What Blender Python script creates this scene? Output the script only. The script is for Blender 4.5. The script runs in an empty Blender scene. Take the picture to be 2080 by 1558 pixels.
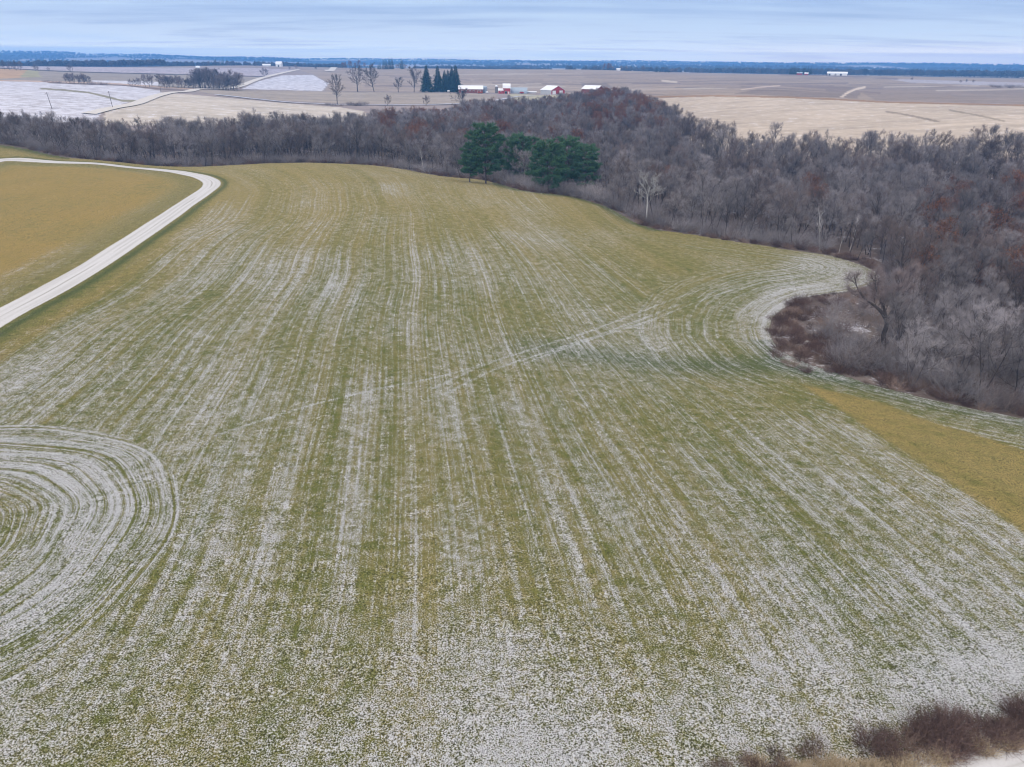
import bpy, math, random
import numpy as np
from mathutils import Matrix, Vector, Euler

S = bpy.context.scene
COL = S.collection
R = math.radians
rng = np.random.default_rng(7)

# ------------------------------------------------------------------ camera
FPX, CX, CY = 1493.0, 1040.0, 779.0           # focal length / centre in photo pixels (2080 x 1558)
HC = 40.0                                      # drone height above the near field
PITCH, ROLL = math.atan((779 - 125) / FPX), 0.0077
F_ = np.array([0, math.cos(PITCH), -math.sin(PITCH)])
_R0 = np.array([1.0, 0, 0]); _U0 = np.array([0, math.sin(PITCH), math.cos(PITCH)])
R_ = math.cos(ROLL) * _R0 + math.sin(ROLL) * _U0
U_ = -math.sin(ROLL) * _R0 + math.cos(ROLL) * _U0
cam = bpy.data.cameras.new("camera"); camo = bpy.data.objects.new("camera", cam); COL.objects.link(camo)
cam.sensor_width = 36.0; cam.lens = FPX / 2080 * 36.0; cam.clip_start = 0.5; cam.clip_end = 60000
camo.matrix_world = Matrix(((R_[0], U_[0], -F_[0], 0), (R_[1], U_[1], -F_[1], 0), (R_[2], U_[2], -F_[2], HC), (0, 0, 0, 1)))
S.camera = camo

# ------------------------------------------------------------------ light and exposure
SUN_EL, SUN_AZ = 24.0, 200.0                   # veiled low sun behind the camera, slightly to the left
S.view_settings.view_transform = 'Standard'; S.view_settings.look = 'None'
S.view_settings.exposure = 0.22; S.view_settings.gamma = 1.0
S.cycles.use_denoising = True; S.cycles.denoiser = "OPENIMAGEDENOISE"; S.cycles.denoising_input_passes = "RGB_ALBEDO_NORMAL"; S.cycles.denoising_prefilter = "ACCURATE"; S.cycles.use_adaptive_sampling = False; S.cycles.pixel_filter_type = 'BLACKMAN_HARRIS'; S.cycles.filter_width = 1.15
S.cycles.max_bounces = 6; S.cycles.diffuse_bounces = 3; S.cycles.volume_bounces = 1
S.cycles.sample_clamp_indirect = 4.0


def nd(nt, typ, inputs=None, **props):
    n = nt.nodes.new(typ)
    for k, v in props.items():
        setattr(n, k, v)
    for k, v in (inputs or {}).items():
        s = n.inputs[k]
        if hasattr(v, 'is_output') or hasattr(v, 'links'):
            nt.links.new(v, s)
        else:
            s.default_value = v
    return n


class G:
    """small helper for writing node trees as expressions"""
    def __init__(s, nt): s.nt = nt
    def math(s, op, a, b=None, c=None, clamp=False):
        i = {0: a}
        if b is not None: i[1] = b
        if c is not None: i[2] = c
        return nd(s.nt, 'ShaderNodeMath', i, operation=op, use_clamp=clamp).outputs[0]
    def add(s, a, b): return s.math('ADD', a, b)
    def sub(s, a, b): return s.math('SUBTRACT', a, b)
    def mul(s, a, b): return s.math('MULTIPLY', a, b)
    def mad(s, a, b, c): return s.math('MULTIPLY_ADD', a, b, c)
    def clamp(s, a): return s.math('ADD', a, 0.0, clamp=True)
    def step(s, x, lo, hi):
        return nd(s.nt, 'ShaderNodeMapRange', {0: x, 1: lo, 2: hi, 3: 0.0, 4: 1.0}, interpolation_type='SMOOTHSTEP').outputs[0]
    def noise(s, vec, scale=1.0, detail=2.0, rough=0.5, dist=0.0, col=False):
        n = nd(s.nt, 'ShaderNodeTexNoise', {'Vector': vec, 'Scale': scale, 'Detail': detail, 'Roughness': rough, 'Distortion': dist})
        return n.outputs['Color' if col else 'Fac']
    def vmul(s, v, k): return nd(s.nt, 'ShaderNodeVectorMath', {0: v, 1: k}, operation='MULTIPLY').outputs[0]
    def vadd(s, v, k): return nd(s.nt, 'ShaderNodeVectorMath', {0: v, 1: k}, operation='ADD').outputs[0]
    def mix(s, f, a, b):
        a = (*a, 1) if isinstance(a, tuple) and len(a) == 3 else a
        b = (*b, 1) if isinstance(b, tuple) and len(b) == 3 else b
        return nd(s.nt, 'ShaderNodeMix', {0: f, 6: a, 7: b}, data_type='RGBA').outputs[2]
    def scale(s, c, k):
        return nd(s.nt, 'ShaderNodeVectorMath', {0: c, 'Scale': k}, operation='SCALE').outputs[0]
    def attr(s, name, out='Fac'): return nd(s.nt, 'ShaderNodeAttribute', attribute_name=name).outputs[out]
    def pos(s): return nd(s.nt, 'ShaderNodeNewGeometry').outputs['Position']


w = bpy.data.worlds.new("World"); S.world = w; w.use_nodes = True
nt = w.node_tree; nt.nodes.clear(); g = G(nt)
tc = nd(nt, 'ShaderNodeTexCoord').outputs['Generated']
sky = nd(nt, 'ShaderNodeTexSky', sky_type='NISHITA', sun_disc=False, sun_elevation=R(SUN_EL), sun_rotation=R(SUN_AZ), air_density=1.0, dust_density=1.5)
sx = nd(nt, 'ShaderNodeSeparateXYZ', {0: tc})
el = g.math('MAXIMUM', sx.outputs[2], 0.0)
inv = g.math('DIVIDE', 1.0, g.add(el, 0.05))
cv = nd(nt, 'ShaderNodeCombineXYZ', {0: g.mul(sx.outputs[0], inv), 1: g.mul(sx.outputs[1], inv), 2: 0.0}).outputs[0]
c1 = g.noise(g.vmul(cv, (0.10, 0.26, 1)), 1.0, 6, 0.6, 0.8)
c2 = g.noise(g.vmul(cv, (0.45, 0.8, 1)), 1.0, 5, 0.62)
streak = g.add(g.mul(c1, 0.65), g.mul(c2, 0.35))
hor = g.step(el, 0.0, 0.085)
zen = g.step(el, 0.05, 0.9)
base = g.mix(hor, (0.60, 0.72, 0.88), (0.305, 0.45, 0.735))
cloudc = g.mix(g.step(streak, 0.46, 0.64), base, (0.48, 0.625, 0.84))
cloudc = g.mix(g.mul(g.step(streak, 0.52, 0.36), 0.65), cloudc, (0.275, 0.40, 0.655))
pinkf = g.mul(g.step(el, 0.03, 0.0), g.step(sx.outputs[0], 0.0, 0.55))
cloudc = g.mix(g.mul(pinkf, 0.6), cloudc, (0.80, 0.76, 0.88))
cloudc = g.mix(zen, cloudc, (1.52, 1.43, 1.38))
# the sky is seen through the haze below it: brighter low down so that it reads pale at the horizon
HAZE_D, HAZE_C = 2.3e-4, (0.17, 0.47, 1.0)
tau = g.mul(g.math('MINIMUM', g.math('DIVIDE', 115.0, g.math('MAXIMUM', el, 0.001)), 9000.0), HAZE_D)
trn = g.math('EXPONENT', g.mul(tau, -1.0))
inh = g.scale((HAZE_C[0] * .66, HAZE_C[1] * .66, HAZE_C[2] * .66), g.sub(1.0, trn))
cloudc = g.scale(nd(nt, 'ShaderNodeVectorMath', {0: cloudc, 1: inh}, operation='SUBTRACT').outputs[0], g.math('DIVIDE', 1.0, trn))
lay = g.scale(cloudc, 10.0)
mixed = g.mix(0.88, sky.outputs[0], lay)
bg = nd(nt, 'ShaderNodeBackground', {'Color': mixed, 'Strength': 0.1})
out = nd(nt, 'ShaderNodeOutputWorld', {'Surface': bg.outputs[0]})

sl = bpy.data.lights.new("sun", 'SUN'); sl.energy = 1.0; sl.angle = R(25); sl.color = (1.0, 0.96, 0.9)
so = bpy.data.objects.new("sun", sl); COL.objects.link(so)
so.rotation_euler = (R(90 - SUN_EL), 0, R(180 - SUN_AZ))

# ------------------------------------------------------------------ projection helpers
def project(x, y, z):
    d = np.stack([np.asarray(x, float), np.asarray(y, float), np.asarray(z, float) - HC], -1)
    zc = d @ F_
    zs = np.where(np.abs(zc) < 1e-6, 1e-6, zc)
    return CX + FPX * (d @ R_) / zs, CY - FPX * (d @ U_) / zs, zc

def ray(px, py):
    d = R_ * ((px - CX) / FPX) + U_ * ((CY - py) / FPX) + F_
    return d / np.linalg.norm(d)

# ------------------------------------------------------------------ terrain: control points -> thin plate spline in (azimuth, log distance)
CTL = []                                       # (azimuth, distance, z)
def cz(px, py, z):                             # a ground point seen at a pixel, elevation z
    d = ray(px, py); t = (z - HC) / d[2]
    CTL.append((math.atan2(d[0], d[1]), t * math.hypot(d[0], d[1]), z))
def cd(px, py, D):                             # a ground point seen at a pixel, at ground distance D
    d = ray(px, py); h = math.hypot(d[0], d[1])
    CTL.append((math.atan2(d[0], d[1]), D, HC + D * d[2] / h))
def azpx(px):                                  # azimuth of a photo column at the horizon
    d = ray(px, 125 + (px - 1040) * ROLL); return math.atan2(d[0], d[1])
def ch(px, D, z):                              # hidden ground: column, distance, elevation
    CTL.append((azpx(px), D, z))

for a in (-0.95, -0.4, 0.0, 0.4, 0.95):
    CTL.append((a, 12.0, 0.0))
for a in ((0, 1558, 0), (1040, 1558, 0), (2080, 1558, -.6), (1040, 1250, 0), (0, 1150, .8), (2080, 1120, -1.6), (1500, 1200, -.6),
          (1040, 900, -.2), (500, 950, .6), (0, 850, 1.8), (2080, 850, -4), (1700, 950, -2.4), (1570, 660, -4), (1300, 740, -3),
          (1040, 700, -1.0), (600, 700, 1.5), (0, 650, 3.6), (-250, 760, 3.2), (1720, 535, -5.6), (1500, 490, -4.6), (1310, 458, -3.6), (1230, 420, -1.6),
          (1040, 520, 1.2), (1250, 580, -1.6), (700, 500, 3.3), (300, 480, 5), (430, 380, 5.6), (200, 420, 5.6), (0, 450, 6), (1800, 720, -4.4),
          (200, 328, 6.4), (600, 334, 6.2), (0, 323, 7.2), (750, 343, 5.6), (860, 372, 4.6), (960, 385, 3.6), (1080, 391, 2.2)):
    cz(*a)
cd(0, 293, 345); cd(70, 304, 335); cd(-150, 290, 345)
for a in ((250, 335, 1.5), (500, 335, .5), (750, 330, -.5), (900, 300, -1.5), (1000, 290, -2.0), (1060, 300, -3), (0, 430, 4), (300, 430, 1),
          (600, 430, 0), (850, 430, -1), (1000, 420, -1.5), (1150, 300, -4), (1250, 400, -4), (1400, 290, -7), (1650, 250, -8), (1850, 250, -8),
          (2080, 200, -8), (2300, 200, -7), (2300, 120, -5), (1500, 365, -1.5), (1800, 365, -1.0), (2080, 365, -.5), (1100, 500, 0.5), (1250, 600, 5.5), (1330, 560, 4), (2300, 360, -3)):
    ch(*a)
for a in ((0, 222, 540), (300, 225, 540), (600, 222, 580), (0, 165, 850), (330, 186, 760), (600, 141, 1500), (690, 213, 640), (850, 213, 650), (930, 188, 860),
          (720, 186, 880), (1120, 191, 850), (1230, 187, 780), (650, 142, 1500), (850, 140, 1500), (1000, 143, 1450), (1200, 142, 1450), (1330, 147, 1450),
          (1500, 150, 1500), (1700, 153, 1500), (2080, 166, 1350), (0, 142, 1150), (250, 150, 1150), (480, 155, 1150), (0, 134, 1500), (300, 136, 1600), (500, 133, 1700),
          (1450, 195, 660), (1700, 203, 640), (2080, 213, 620), (1600, 262, 460), (2080, 256, 480), (1350, 240, 520), (1700, 176, 950), (2080, 191, 850), (1400, 172, 950),
          (1100, 165, 1100), (800, 165, 1100), (580, 165, 1050)):
    cd(*a)
for px in (-300, 0, 350, 700, 1040, 1400, 1750, 2080, 2400):
    ch(px, 2300, 12); ch(px, 3300, 12); ch(px, 4600, 20); ch(px, 9600, -10)
for px, py in ((-400, 109), (-150, 108), (0, 106.5), (65, 109), (130, 107.5), (165, 114), (300, 116), (450, 119), (600, 122), (800, 124.5), (1040, 126), (1400, 129), (1750, 132), (2080, 135), (2400, 137)):
    cd(px, py, 7300)
CTL = np.array(CTL)
QS = np.array([1.0, 0.75])
def _q(az, D): return np.stack([az * QS[0], np.log(np.maximum(D, 8.0)) * QS[1]], -1)
def _phi(r2): return r2 * np.log(r2 + 1e-12) * 0.5
def tps_fit(Q, v, lam=1e-4):
    n = len(Q); d2 = ((Q[:, None] - Q[None]) ** 2).sum(-1)
    A = np.zeros((n + 3, n + 3)); A[:n, :n] = _phi(d2) + lam * np.eye(n)
    A[:n, n] = 1; A[:n, n + 1:] = Q; A[n:, :n] = A[:n, n:].T
    return np.linalg.solve(A, np.concatenate([v, np.zeros(3)]))
def tps_eval(Q, W, P):
    out = np.empty(len(P)); n = len(Q)
    for i in range(0, len(P), 40000):
        p = P[i:i + 40000]
        d2 = ((p[:, None] - Q[None]) ** 2).sum(-1)
        out[i:i + 40000] = _phi(d2) @ W[:n] + W[n] + p @ W[n + 1:]
    return out
ZQ = _q(CTL[:, 0], CTL[:, 1]); ZW = tps_fit(ZQ, CTL[:, 2], 2e-4)
def _und(x, y, D):                             # small undulation of the ground
    a = 0.10 * np.sin(x * .11 + y * .05) * np.sin(y * .083 - x * .03 + 1) + 0.05 * np.sin(x * .31 + 2) * np.sin(y * .27)
    far = np.clip((D - 1700) / 1500, 0, 1)
    return a + far * (5 * np.sin(x * .0031 + 1.3) * np.sin(y * .0027 + .4) + 3 * np.sin(x * .0083 + y * .004))
_gA = np.linspace(-1.15, 1.15, 461); _gL = np.linspace(math.log(8.0), math.log(9600.0), 700)
_ga, _gl = np.meshgrid(_gA, _gL, indexing='ij')
_GZ = tps_eval(ZQ, ZW, _q(_ga.ravel(), np.exp(_gl.ravel()))).reshape(_ga.shape)
_back = _GZ[[0, -1]].mean(0)
def zt(x, y):
    """terrain height (bicubic enough: fine lattice, linear)"""
    x = np.asarray(x, float); y = np.asarray(y, float)
    D = np.hypot(x, y); az = np.arctan2(x, y)
    ac = np.clip(az, _gA[0], _gA[-1] - 1e-9); lc = np.clip(np.log(np.maximum(D, 8.0)), _gL[0], _gL[-1] - 1e-9)
    fa = (ac - _gA[0]) / (_gA[1] - _gA[0]); fl = (lc - _gL[0]) / (_gL[1] - _gL[0])
    ia = np.minimum(fa.astype(int), len(_gA) - 2); il = np.minimum(fl.astype(int), len(_gL) - 2); fa = fa - ia; fl = fl - il
    z = (_GZ[ia, il] * (1 - fa) * (1 - fl) + _GZ[ia + 1, il] * fa * (1 - fl) + _GZ[ia, il + 1] * (1 - fa) * fl + _GZ[ia + 1, il + 1] * fa * fl)
    t = np.clip((np.abs(az) - 1.15) / 1.2, 0, 1)
    zb = _back[il] * (1 - fl) + _back[il + 1] * fl
    return z * (1 - t) + zb * t + _und(x, y, D)

_TD = np.exp(np.linspace(math.log(12), math.log(9500), 2600))
def W(px, py, dmin=12.0, fallback=None):
    """first ground point met by the ray through a photo pixel"""
    d = ray(px, py); h = math.hypot(d[0], d[1]); ux, uy, s = d[0] / h, d[1] / h, d[2] / h
    D = _TD[_TD >= dmin]
    diff = HC + D * s - zt(ux * D, uy * D)
    k = np.nonzero(diff < 0)[0]
    if len(k) == 0:
        Dk = fallback or 400.0
    else:
        i = k[0]
        Dk = D[i] if i == 0 else D[i - 1] + (D[i] - D[i - 1]) * diff[i - 1] / (diff[i - 1] - diff[i])
    return np.array([ux * Dk, uy * Dk])
def WD(px, D):
    a = azpx(px); return np.array([math.sin(a) * D, math.cos(a) * D])
def WXYZ(p): return (float(p[0]), float(p[1]), float(zt(p[0], p[1])))
def poly_in(P, x, y):
    P = np.asarray(P); c = np.zeros(np.shape(x), bool); n = len(P); j = n - 1
    for i in range(n):
        xi, yi = P[i]; xj, yj = P[j]
        if yi != yj:
            c ^= ((yi > y) != (yj > y)) & (x < (xj - xi) * (y - yi) / (yj - yi) + xi)
        j = i
    return c
def seg_dist(P, x, y):
    """distance to a polyline, and arc length at the nearest point"""
    P = np.asarray(P, float); best = np.full(np.shape(x), 1e9); arc = np.zeros(np.shape(x)); L = 0
    for a, b in zip(P[:-1], P[1:]):
        d = b - a; l2 = d @ d + 1e-9
        t = np.clip(((x - a[0]) * d[0] + (y - a[1]) * d[1]) / l2, 0, 1)
        q = np.hypot(x - a[0] - t * d[0], y - a[1] - t * d[1]); m = q < best
        best = np.where(m, q, best); arc = np.where(m, L + t * math.sqrt(l2), arc); L += math.sqrt(l2)
    return best, arc
def smooth_line(P, step=2.0):
    """Catmull-Rom through points, resampled"""
    P = np.asarray(P, float); Q = np.vstack([2 * P[0] - P[1], P, 2 * P[-1] - P[-2]]); o = []
    for i in range(1, len(Q) - 2):
        n = max(2, int(np.linalg.norm(Q[i + 1] - Q[i]) / step))
        for t in np.arange(n) / n:
            a, b, c, d = Q[i - 1], Q[i], Q[i + 1], Q[i + 2]
            o.append(.5 * (2 * b + (c - a) * t + (2 * a - 5 * b + 4 * c - d) * t * t + (3 * b - a - 3 * c + d) * t ** 3))
    o.append(P[-1]); return np.array(o)

# ------------------------------------------------------------------ plan of the place
LANE_PX = [(-420, 890), (-150, 735), (0, 645), (100, 592), (200, 534), (300, 468), (370, 420), (415, 390), (430, 376), (424, 366), (395, 356), (330, 346), (230, 336), (120, 330), (0, 326)]
LANE = [W(a, b) for a, b in LANE_PX]
LANE.append(WD(-200, 285)); LANE = smooth_line(LANE, 1.5)
EDGE_A = [WD(-350, 345), WD(-150, 345), W(0, 294), W(60, 303), WD(130, 318), WD(300, 322), WD(550, 322), WD(760, 318), WD(880, 296)]
EDGE_B = [W(a, b) for a, b in ((985, 366), (1060, 386), (1150, 397), (1230, 419), (1310, 459), (1400, 475), (1500, 491), (1600, 506), (1700, 522))]
EDGE_C = [W(a, b) for a, b in ((1790, 560), (1740, 590), (1650, 603), (1592, 628), (1566, 660), (1573, 695), (1612, 726), (1700, 758), (1800, 788), (1900, 813), (2080, 850), (2350, 905))]
EDGE = smooth_line(EDGE_A + EDGE_B + EDGE_C, 3.0)
FRONT = [W(a, b) for a, b in ((2500, 1420), (2350, 1450), (2080, 1510), (1960, 1545), (1830, 1590), (1700, 1660), (1400, 1750))]
FIELD = np.vstack([EDGE, [(90, 45)], FRONT, [(-8, 20), (-90, 20), (-170, 60)], [LANE[0] + (-3, -6)], [(-330, 250)]])
INNER = np.vstack([LANE, [(-330, 240), (-330, 70)]])
ROAD = smooth_line([W(a, b) for a, b in ((2500, 1480), (2250, 1520), (2090, 1556), (1960, 1600), (1800, 1680))], 1.0)
WOODS = np.vstack([EDGE, [WD(2900, 110), WD(2900, 380)],
                   [WD(a, b) for a, b in ((2300, 385), (2080, 385), (1850, 372), (1650, 368), (1500, 372), (1420, 420), (1340, 560), (1290, 660), (1180, 690), (1080, 640),
                                          (1010, 560), (930, 600), (860, 560), (760, 500), (640, 450), (500, 438), (380, 415), (300, 415), (150, 430), (0, 432), (-350, 440))]])
ROWS = [[(-100, 770), (0, 705), (200, 605), (430, 455), (485, 390), (440, 350), (300, 335), (100, 326)],
        [(0, 870), (250, 660), (470, 480), (550, 405), (545, 372), (450, 348)],
        [(250, 1150), (480, 750), (590, 520), (640, 410), (630, 370), (590, 345)],
        [(440, 1500), (560, 1150), (640, 850), (735, 560), (760, 420), (745, 375), (720, 350)],
        [(820, 1500), (842, 1150), (832, 800), (838, 560), (835, 420), (812, 380)],
        [(1240, 1500), (1130, 1150), (1020, 850), (955, 640), (905, 450), (868, 392)],
        [(1640, 1500), (1420, 1150), (1230, 880), (1085, 640), (975, 450), (915, 395)],
        [(2060, 1440), (1780, 1160), (1490, 890), (1245, 675), (1065, 480), (985, 405)],
        [(2400, 1320), (2080, 1086), (1830, 920), (1650, 798), (1420, 660), (1200, 500), (1080, 425)],
        [(2500, 1120), (2080, 930), (1800, 800), (1600, 690), (1400, 570), (1250, 490)]]
_rv = [0, 17, 33, 48, 64, 80, 96, 114, 134, 158]
_rp, _rq = [], []
for v_, line in zip(_rv, ROWS):
    for a, b in line:
        _rp.append(W(a, b)); _rq.append(float(v_))
_rp = np.array(_rp) / 100.0; _rq = np.array(_rq); RW = tps_fit(_rp, _rq, 4e-2)
COVER = [(1040, 1540, .74), (700, 1530, .64), (300, 1500, .56), (60, 1450, .62), (600, 1350, .55), (1040, 1350, .60), (1040, 1180, .46), (1400, 1250, .52), (1800, 1250, .58), (1950, 1380, .84), (1600, 1400, .72), (2050, 1200, .6),
         (400, 1200, .48), (520, 1050, .46), (750, 1000, .45), (1150, 980, .45), (1500, 1050, .5), (1750, 1080, .5), (700, 780, .46), (950, 800, .46), (450, 760, .5), (300, 900, .46), (150, 700, .52), (30, 760, .56),
         (100, 850, .48), (500, 560, .52), (620, 600, .52), (800, 540, .46), (960, 560, .46), (1150, 560, .45), (420, 470, .42), (620, 420, .38), (540, 380, .28), (760, 400, .34), (900, 400, .28), (1000, 420, .30), (1060, 470, .46),
         (1200, 500, .34), (1200, 430, .16), (1350, 480, .16), (1400, 530, .22), (1550, 515, .36), (1660, 545, .68), (1600, 580, .64), (1500, 600, .52), (1430, 660, .46), (1530, 700, .50), (1350, 620, .42), (1300, 740, .48), (1150, 700, .46), (1600, 730, .5),
         (1450, 790, .36), (1600, 800, .22), (1720, 810, .36), (1850, 850, .50), (2050, 890, .5), (1600, 880, .48), (1800, 970, .5), (1400, 900, .44), (300, 345, .12), (200, 326, .10), (600, 345, .10), (100, 500, .14), (200, 400, .10), (60, 350, .10), (100, 560, .26)]
_cp = np.array([(a, b) for a, b, c in COVER], float); _cq = np.array([c for a, b, c in COVER])
STRIP = [W(a, b) for a, b in ((1610, 775), (1680, 790), (1800, 818), (1870, 848), (1960, 875), (2080, 912), (2500, 1060), (2500, 1390), (2080, 1088), (1930, 985), (1800, 900), (1700, 832))]
RINGC, RINGR = np.array([-53.5, 51.8]), 23.2
TRACKS = []
for pts in ([(880, 790), (1000, 735), (1200, 672), (1330, 622), (1420, 590), (1540, 557), (1660, 540)],
            [(900, 802), (1020, 745), (1210, 683), (1340, 634), (1430, 600), (1550, 564), (1670, 547)],
            [(1060, 740), (1200, 690), (1330, 648), (1420, 612), (1500, 585)], [(440, 885), (560, 845), (700, 806), (880, 768), (1000, 735)]):
    TRACKS.append(smooth_line([W(a, b) for a, b in pts], 1.5))
SWALE = smooth_line([W(a, b) for a, b in ((960, 700), (1080, 706), (1250, 728), (1400, 742), (1560, 742), (1650, 752))], 2.0)

# ------------------------------------------------------------------ materials
def mat(name, build):
    m = bpy.data.materials.new(name); m.use_nodes = True; t = m.node_tree; t.nodes.clear(); gg = G(t)
    r = build(gg, t)
    sh = r if hasattr(r, 'is_output') or hasattr(r, 'links') else nd(t, 'ShaderNodeBsdfPrincipled', {**{'Roughness': .85, 'Specular IOR Level': .15}, **r}).outputs[0]
    nd(t, 'ShaderNodeOutputMaterial', {'Surface': sh}); return m

def m_hay(g, t):
    p = g.pos(); uv = g.attr('rowuv', 'Vector'); cov = g.attr('cover'); tint = g.attr('tint'); verge = g.attr('verge'); track = g.attr('track'); amp = g.attr('streak'); orange = g.attr('orange')
    nf = g.noise(p, 2.1, 4, .70); nf2 = g.noise(g.vadd(p, (31, 7, 3)), 9.0, 3, .65); nc = g.noise(g.vadd(p, (5, 9, 0)), .75, 3, .55); nb = g.noise(p, .045, 3, .5)
    s1 = g.noise(g.vmul(uv, (1.15, .012, 1)), 1, 2, .6); s2 = g.noise(g.vadd(g.vmul(uv, (.16, .006, 1)), (4, 4, 0)), 1, 2, .5); s3 = g.noise(g.vadd(g.vmul(uv, (3.0, .05, 1)), (9, 2, 0)), 1, 2, .5)
    st = g.add(g.mul(g.sub(s1, .5), 1.15), g.add(g.mul(g.sub(s2, .5), .35), g.mul(g.sub(s3, .5), .75)))
    c = g.add(g.add(cov, g.mul(st, amp)), g.mul(g.sub(nb, .5), .55))
    c = g.add(c, g.mul(g.step(track, .42, .10), .20))
    fine = g.add(g.add(g.mul(nf, .30), g.mul(nf2, .70)), g.mul(g.sub(nc, .5), .20))
    snow = g.step(g.add(fine, g.mul(g.sub(c, .5), .30)), .475, .625)
    k = g.add(g.add(tint, g.mul(g.sub(nc, .5), 1.5)), g.add(g.mul(g.sub(s2, .5), 1.1), g.mul(g.sub(nf2, .5), .9)))
    gr = g.mix(g.clamp(k), (.172, .190, .036), (.41, .325, .118))
    gr = g.mix(g.clamp(g.mul(orange, g.add(g.add(.80, g.mul(g.sub(nc, .5), 1.5)), g.add(g.mul(g.sub(nb, .5), 2.2), g.mul(g.sub(s1, .5), 1.2))))), gr, (.47, .33, .098))
    gr = g.mix(g.clamp(verge), gr, (.085, .125, .035))
    gr = g.mix(g.mul(g.step(nf2, .54, .38), .95), gr, (.042, .042, .018))  # bare soil and shade in the gaps between tufts, painted into the colour
    col = g.mix(g.mul(snow, .94), gr, g.mix(g.step(nf2, .35, .68), (.38, .38, .385), (.76, .76, .77)))
    b = nd(t, 'ShaderNodeBump', {'Height': g.add(nf, g.mul(nf2, .6)), 'Strength': 1.0, 'Distance': .36})
    return {'Base Color': col, 'Normal': b.outputs[0], 'Roughness': .9}

def m_ground(g, t):
    p = g.pos(); zc = g.attr('zone', 'Color'); sn = g.attr('frost')
    nf = g.noise(p, 1.4, 4, .65); nc = g.noise(p, .16, 3, .55); nb = g.noise(g.vmul(p, (.012, .03, 0)), 1, 4, .55)
    nr = g.noise(g.vmul(p, (.02, .10, 0)), 1, 3, .6)
    k = g.add(g.add(g.mul(nf, .45), g.mul(nc, .7)), g.add(g.mul(nb, .75), g.mul(nr, .8)))
    col = g.scale(zc, g.mad(k, .80, -.02))
    snow = g.step(g.add(g.add(g.mul(nf, .5), g.mul(nc, .5)), g.mul(g.sub(sn, .5), .55)), .5, .62)
    col = g.mix(g.mul(snow, .8), col, (.66, .66, .72))
    b = nd(t, 'ShaderNodeBump', {'Height': nf, 'Strength': .5, 'Distance': .25})
    return {'Base Color': col, 'Normal': b.outputs[0], 'Roughness': .95}

def m_gravel(g, t):
    p = g.pos(); cu = g.attr('cross'); al = g.attr('along')
    v = nd(t, 'ShaderNodeCombineXYZ', {0: g.mul(cu, 3.0), 1: g.mul(al, .03), 2: 0.0}).outputs[0]
    n1 = g.noise(v, 1, 4, .6); n2 = g.noise(p, 3.0, 4, .7); n3 = g.noise(p, .15, 2, .5)
    dd = g.sub(cu, g.mul(g.sub(n3, .5), .16)); d = g.math('ABSOLUTE', g.sub(dd, .02)); rut = g.math('ABSOLUTE', g.sub(g.math('ABSOLUTE', dd), .46))
    line = g.add(g.mul(g.step(d, .12, .03), g.step(n1, .40, .62)), g.mul(g.step(rut, .20, .04), g.mul(g.step(n2, .35, .62), .45)))
    col = g.mix(n2, (.46, .445, .43), (.66, .645, .64))
    col = g.mix(g.mul(g.step(n1, .45, .68), .45), col, (.40, .38, .36))
    col = g.mix(g.mul(line, .6), col, (.22, .21, .16))
    col = g.mix(g.mul(g.step(g.add(g.math('ABSOLUTE', cu), g.mul(g.sub(n2, .5), .5)), .90, 1.04), .8), col, (.22, .20, .09))
    b = nd(t, 'ShaderNodeBump', {'Height': n2, 'Strength': .4, 'Distance': .05})
    return {'Base Color': col, 'Normal': b.outputs[0], 'Roughness': .95}

def m_farroad(g, t):
    n = g.noise(g.pos(), .3, 3, .6); return {'Base Color': g.mix(n, (.50, .46, .42), (.66, .62, .57))}
def m_pave(g, t):
    n = g.noise(g.pos(), .08, 3, .6); return {'Base Color': g.mix(n, (.34, .35, .40), (.60, .61, .68))}

def bark(c0, c1, twig=False):
    def f(g, t):
        oi = nd(t, 'ShaderNodeObjectInfo'); n = g.noise(nd(t, 'ShaderNodeTexCoord').outputs['Object'], 1.2, 3, .6)
        c = g.mix(n, c0, c1)
        k = g.mad(oi.outputs['Random'], .75, .56)
        return {'Base Color': g.scale(c, k), 'Roughness': .9}
    return f
def leafy(c0, c1):
    def f(g, t):
        gi = nd(t, 'ShaderNodeNewGeometry').outputs['Random Per Island']; oi = nd(t, 'ShaderNodeObjectInfo').outputs['Random']
        c = g.mix(g.clamp(g.add(g.mul(gi, .7), g.mul(oi, .3))), c0, c1)
        return {'Base Color': c, 'Roughness': .7}
    return f
def flat(c, rough=.7, metal=0.0, var=.15, sc=.6):
    def f(g, t):
        n = g.noise(nd(t, 'ShaderNodeTexCoord').outputs['Object'], sc, 4, .6)
        return {'Base Color': g.scale(g.mix(0.0, c, c), g.mad(n, 2 * var, 1 - var)), 'Roughness': rough, 'Metallic': metal}
    return f

M = {}
M['hay'] = mat('hay', m_hay); M['ground'] = mat('ground', m_ground); M['gravel'] = mat('gravel', m_gravel)
M['farroad'] = mat('farroad', m_farroad); M['pave'] = mat('pave', m_pave)
M['bark'] = mat('bark', bark((.050, .042, .042), (.11, .094, .092)))
M['twig'] = mat('twig', bark((.175, .157, .158), (.325, .295, .298)))
M['twig_pale'] = mat('twig_pale', bark((.225, .205, .21), (.385, .355, .362)))
M['twig_brown'] = mat('twig_brown', bark((.125, .098, .092), (.23, .185, .17)))
M['grove_twig'] = mat('grove_twig', bark((.15, .12, .12), (.27, .225, .22)))
M['white_bark'] = mat('white_bark', bark((.42, .40, .38), (.68, .66, .64)))
M['russet'] = mat('russet', leafy((.10, .045, .022), (.30, .115, .045)))
M['bramble'] = mat('bramble', bark((.088, .056, .049), (.20, .135, .115)))
M['rust_bramble'] = mat('rust_bramble', bark((.17, .115, .090), (.33, .24, .19)))
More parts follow.
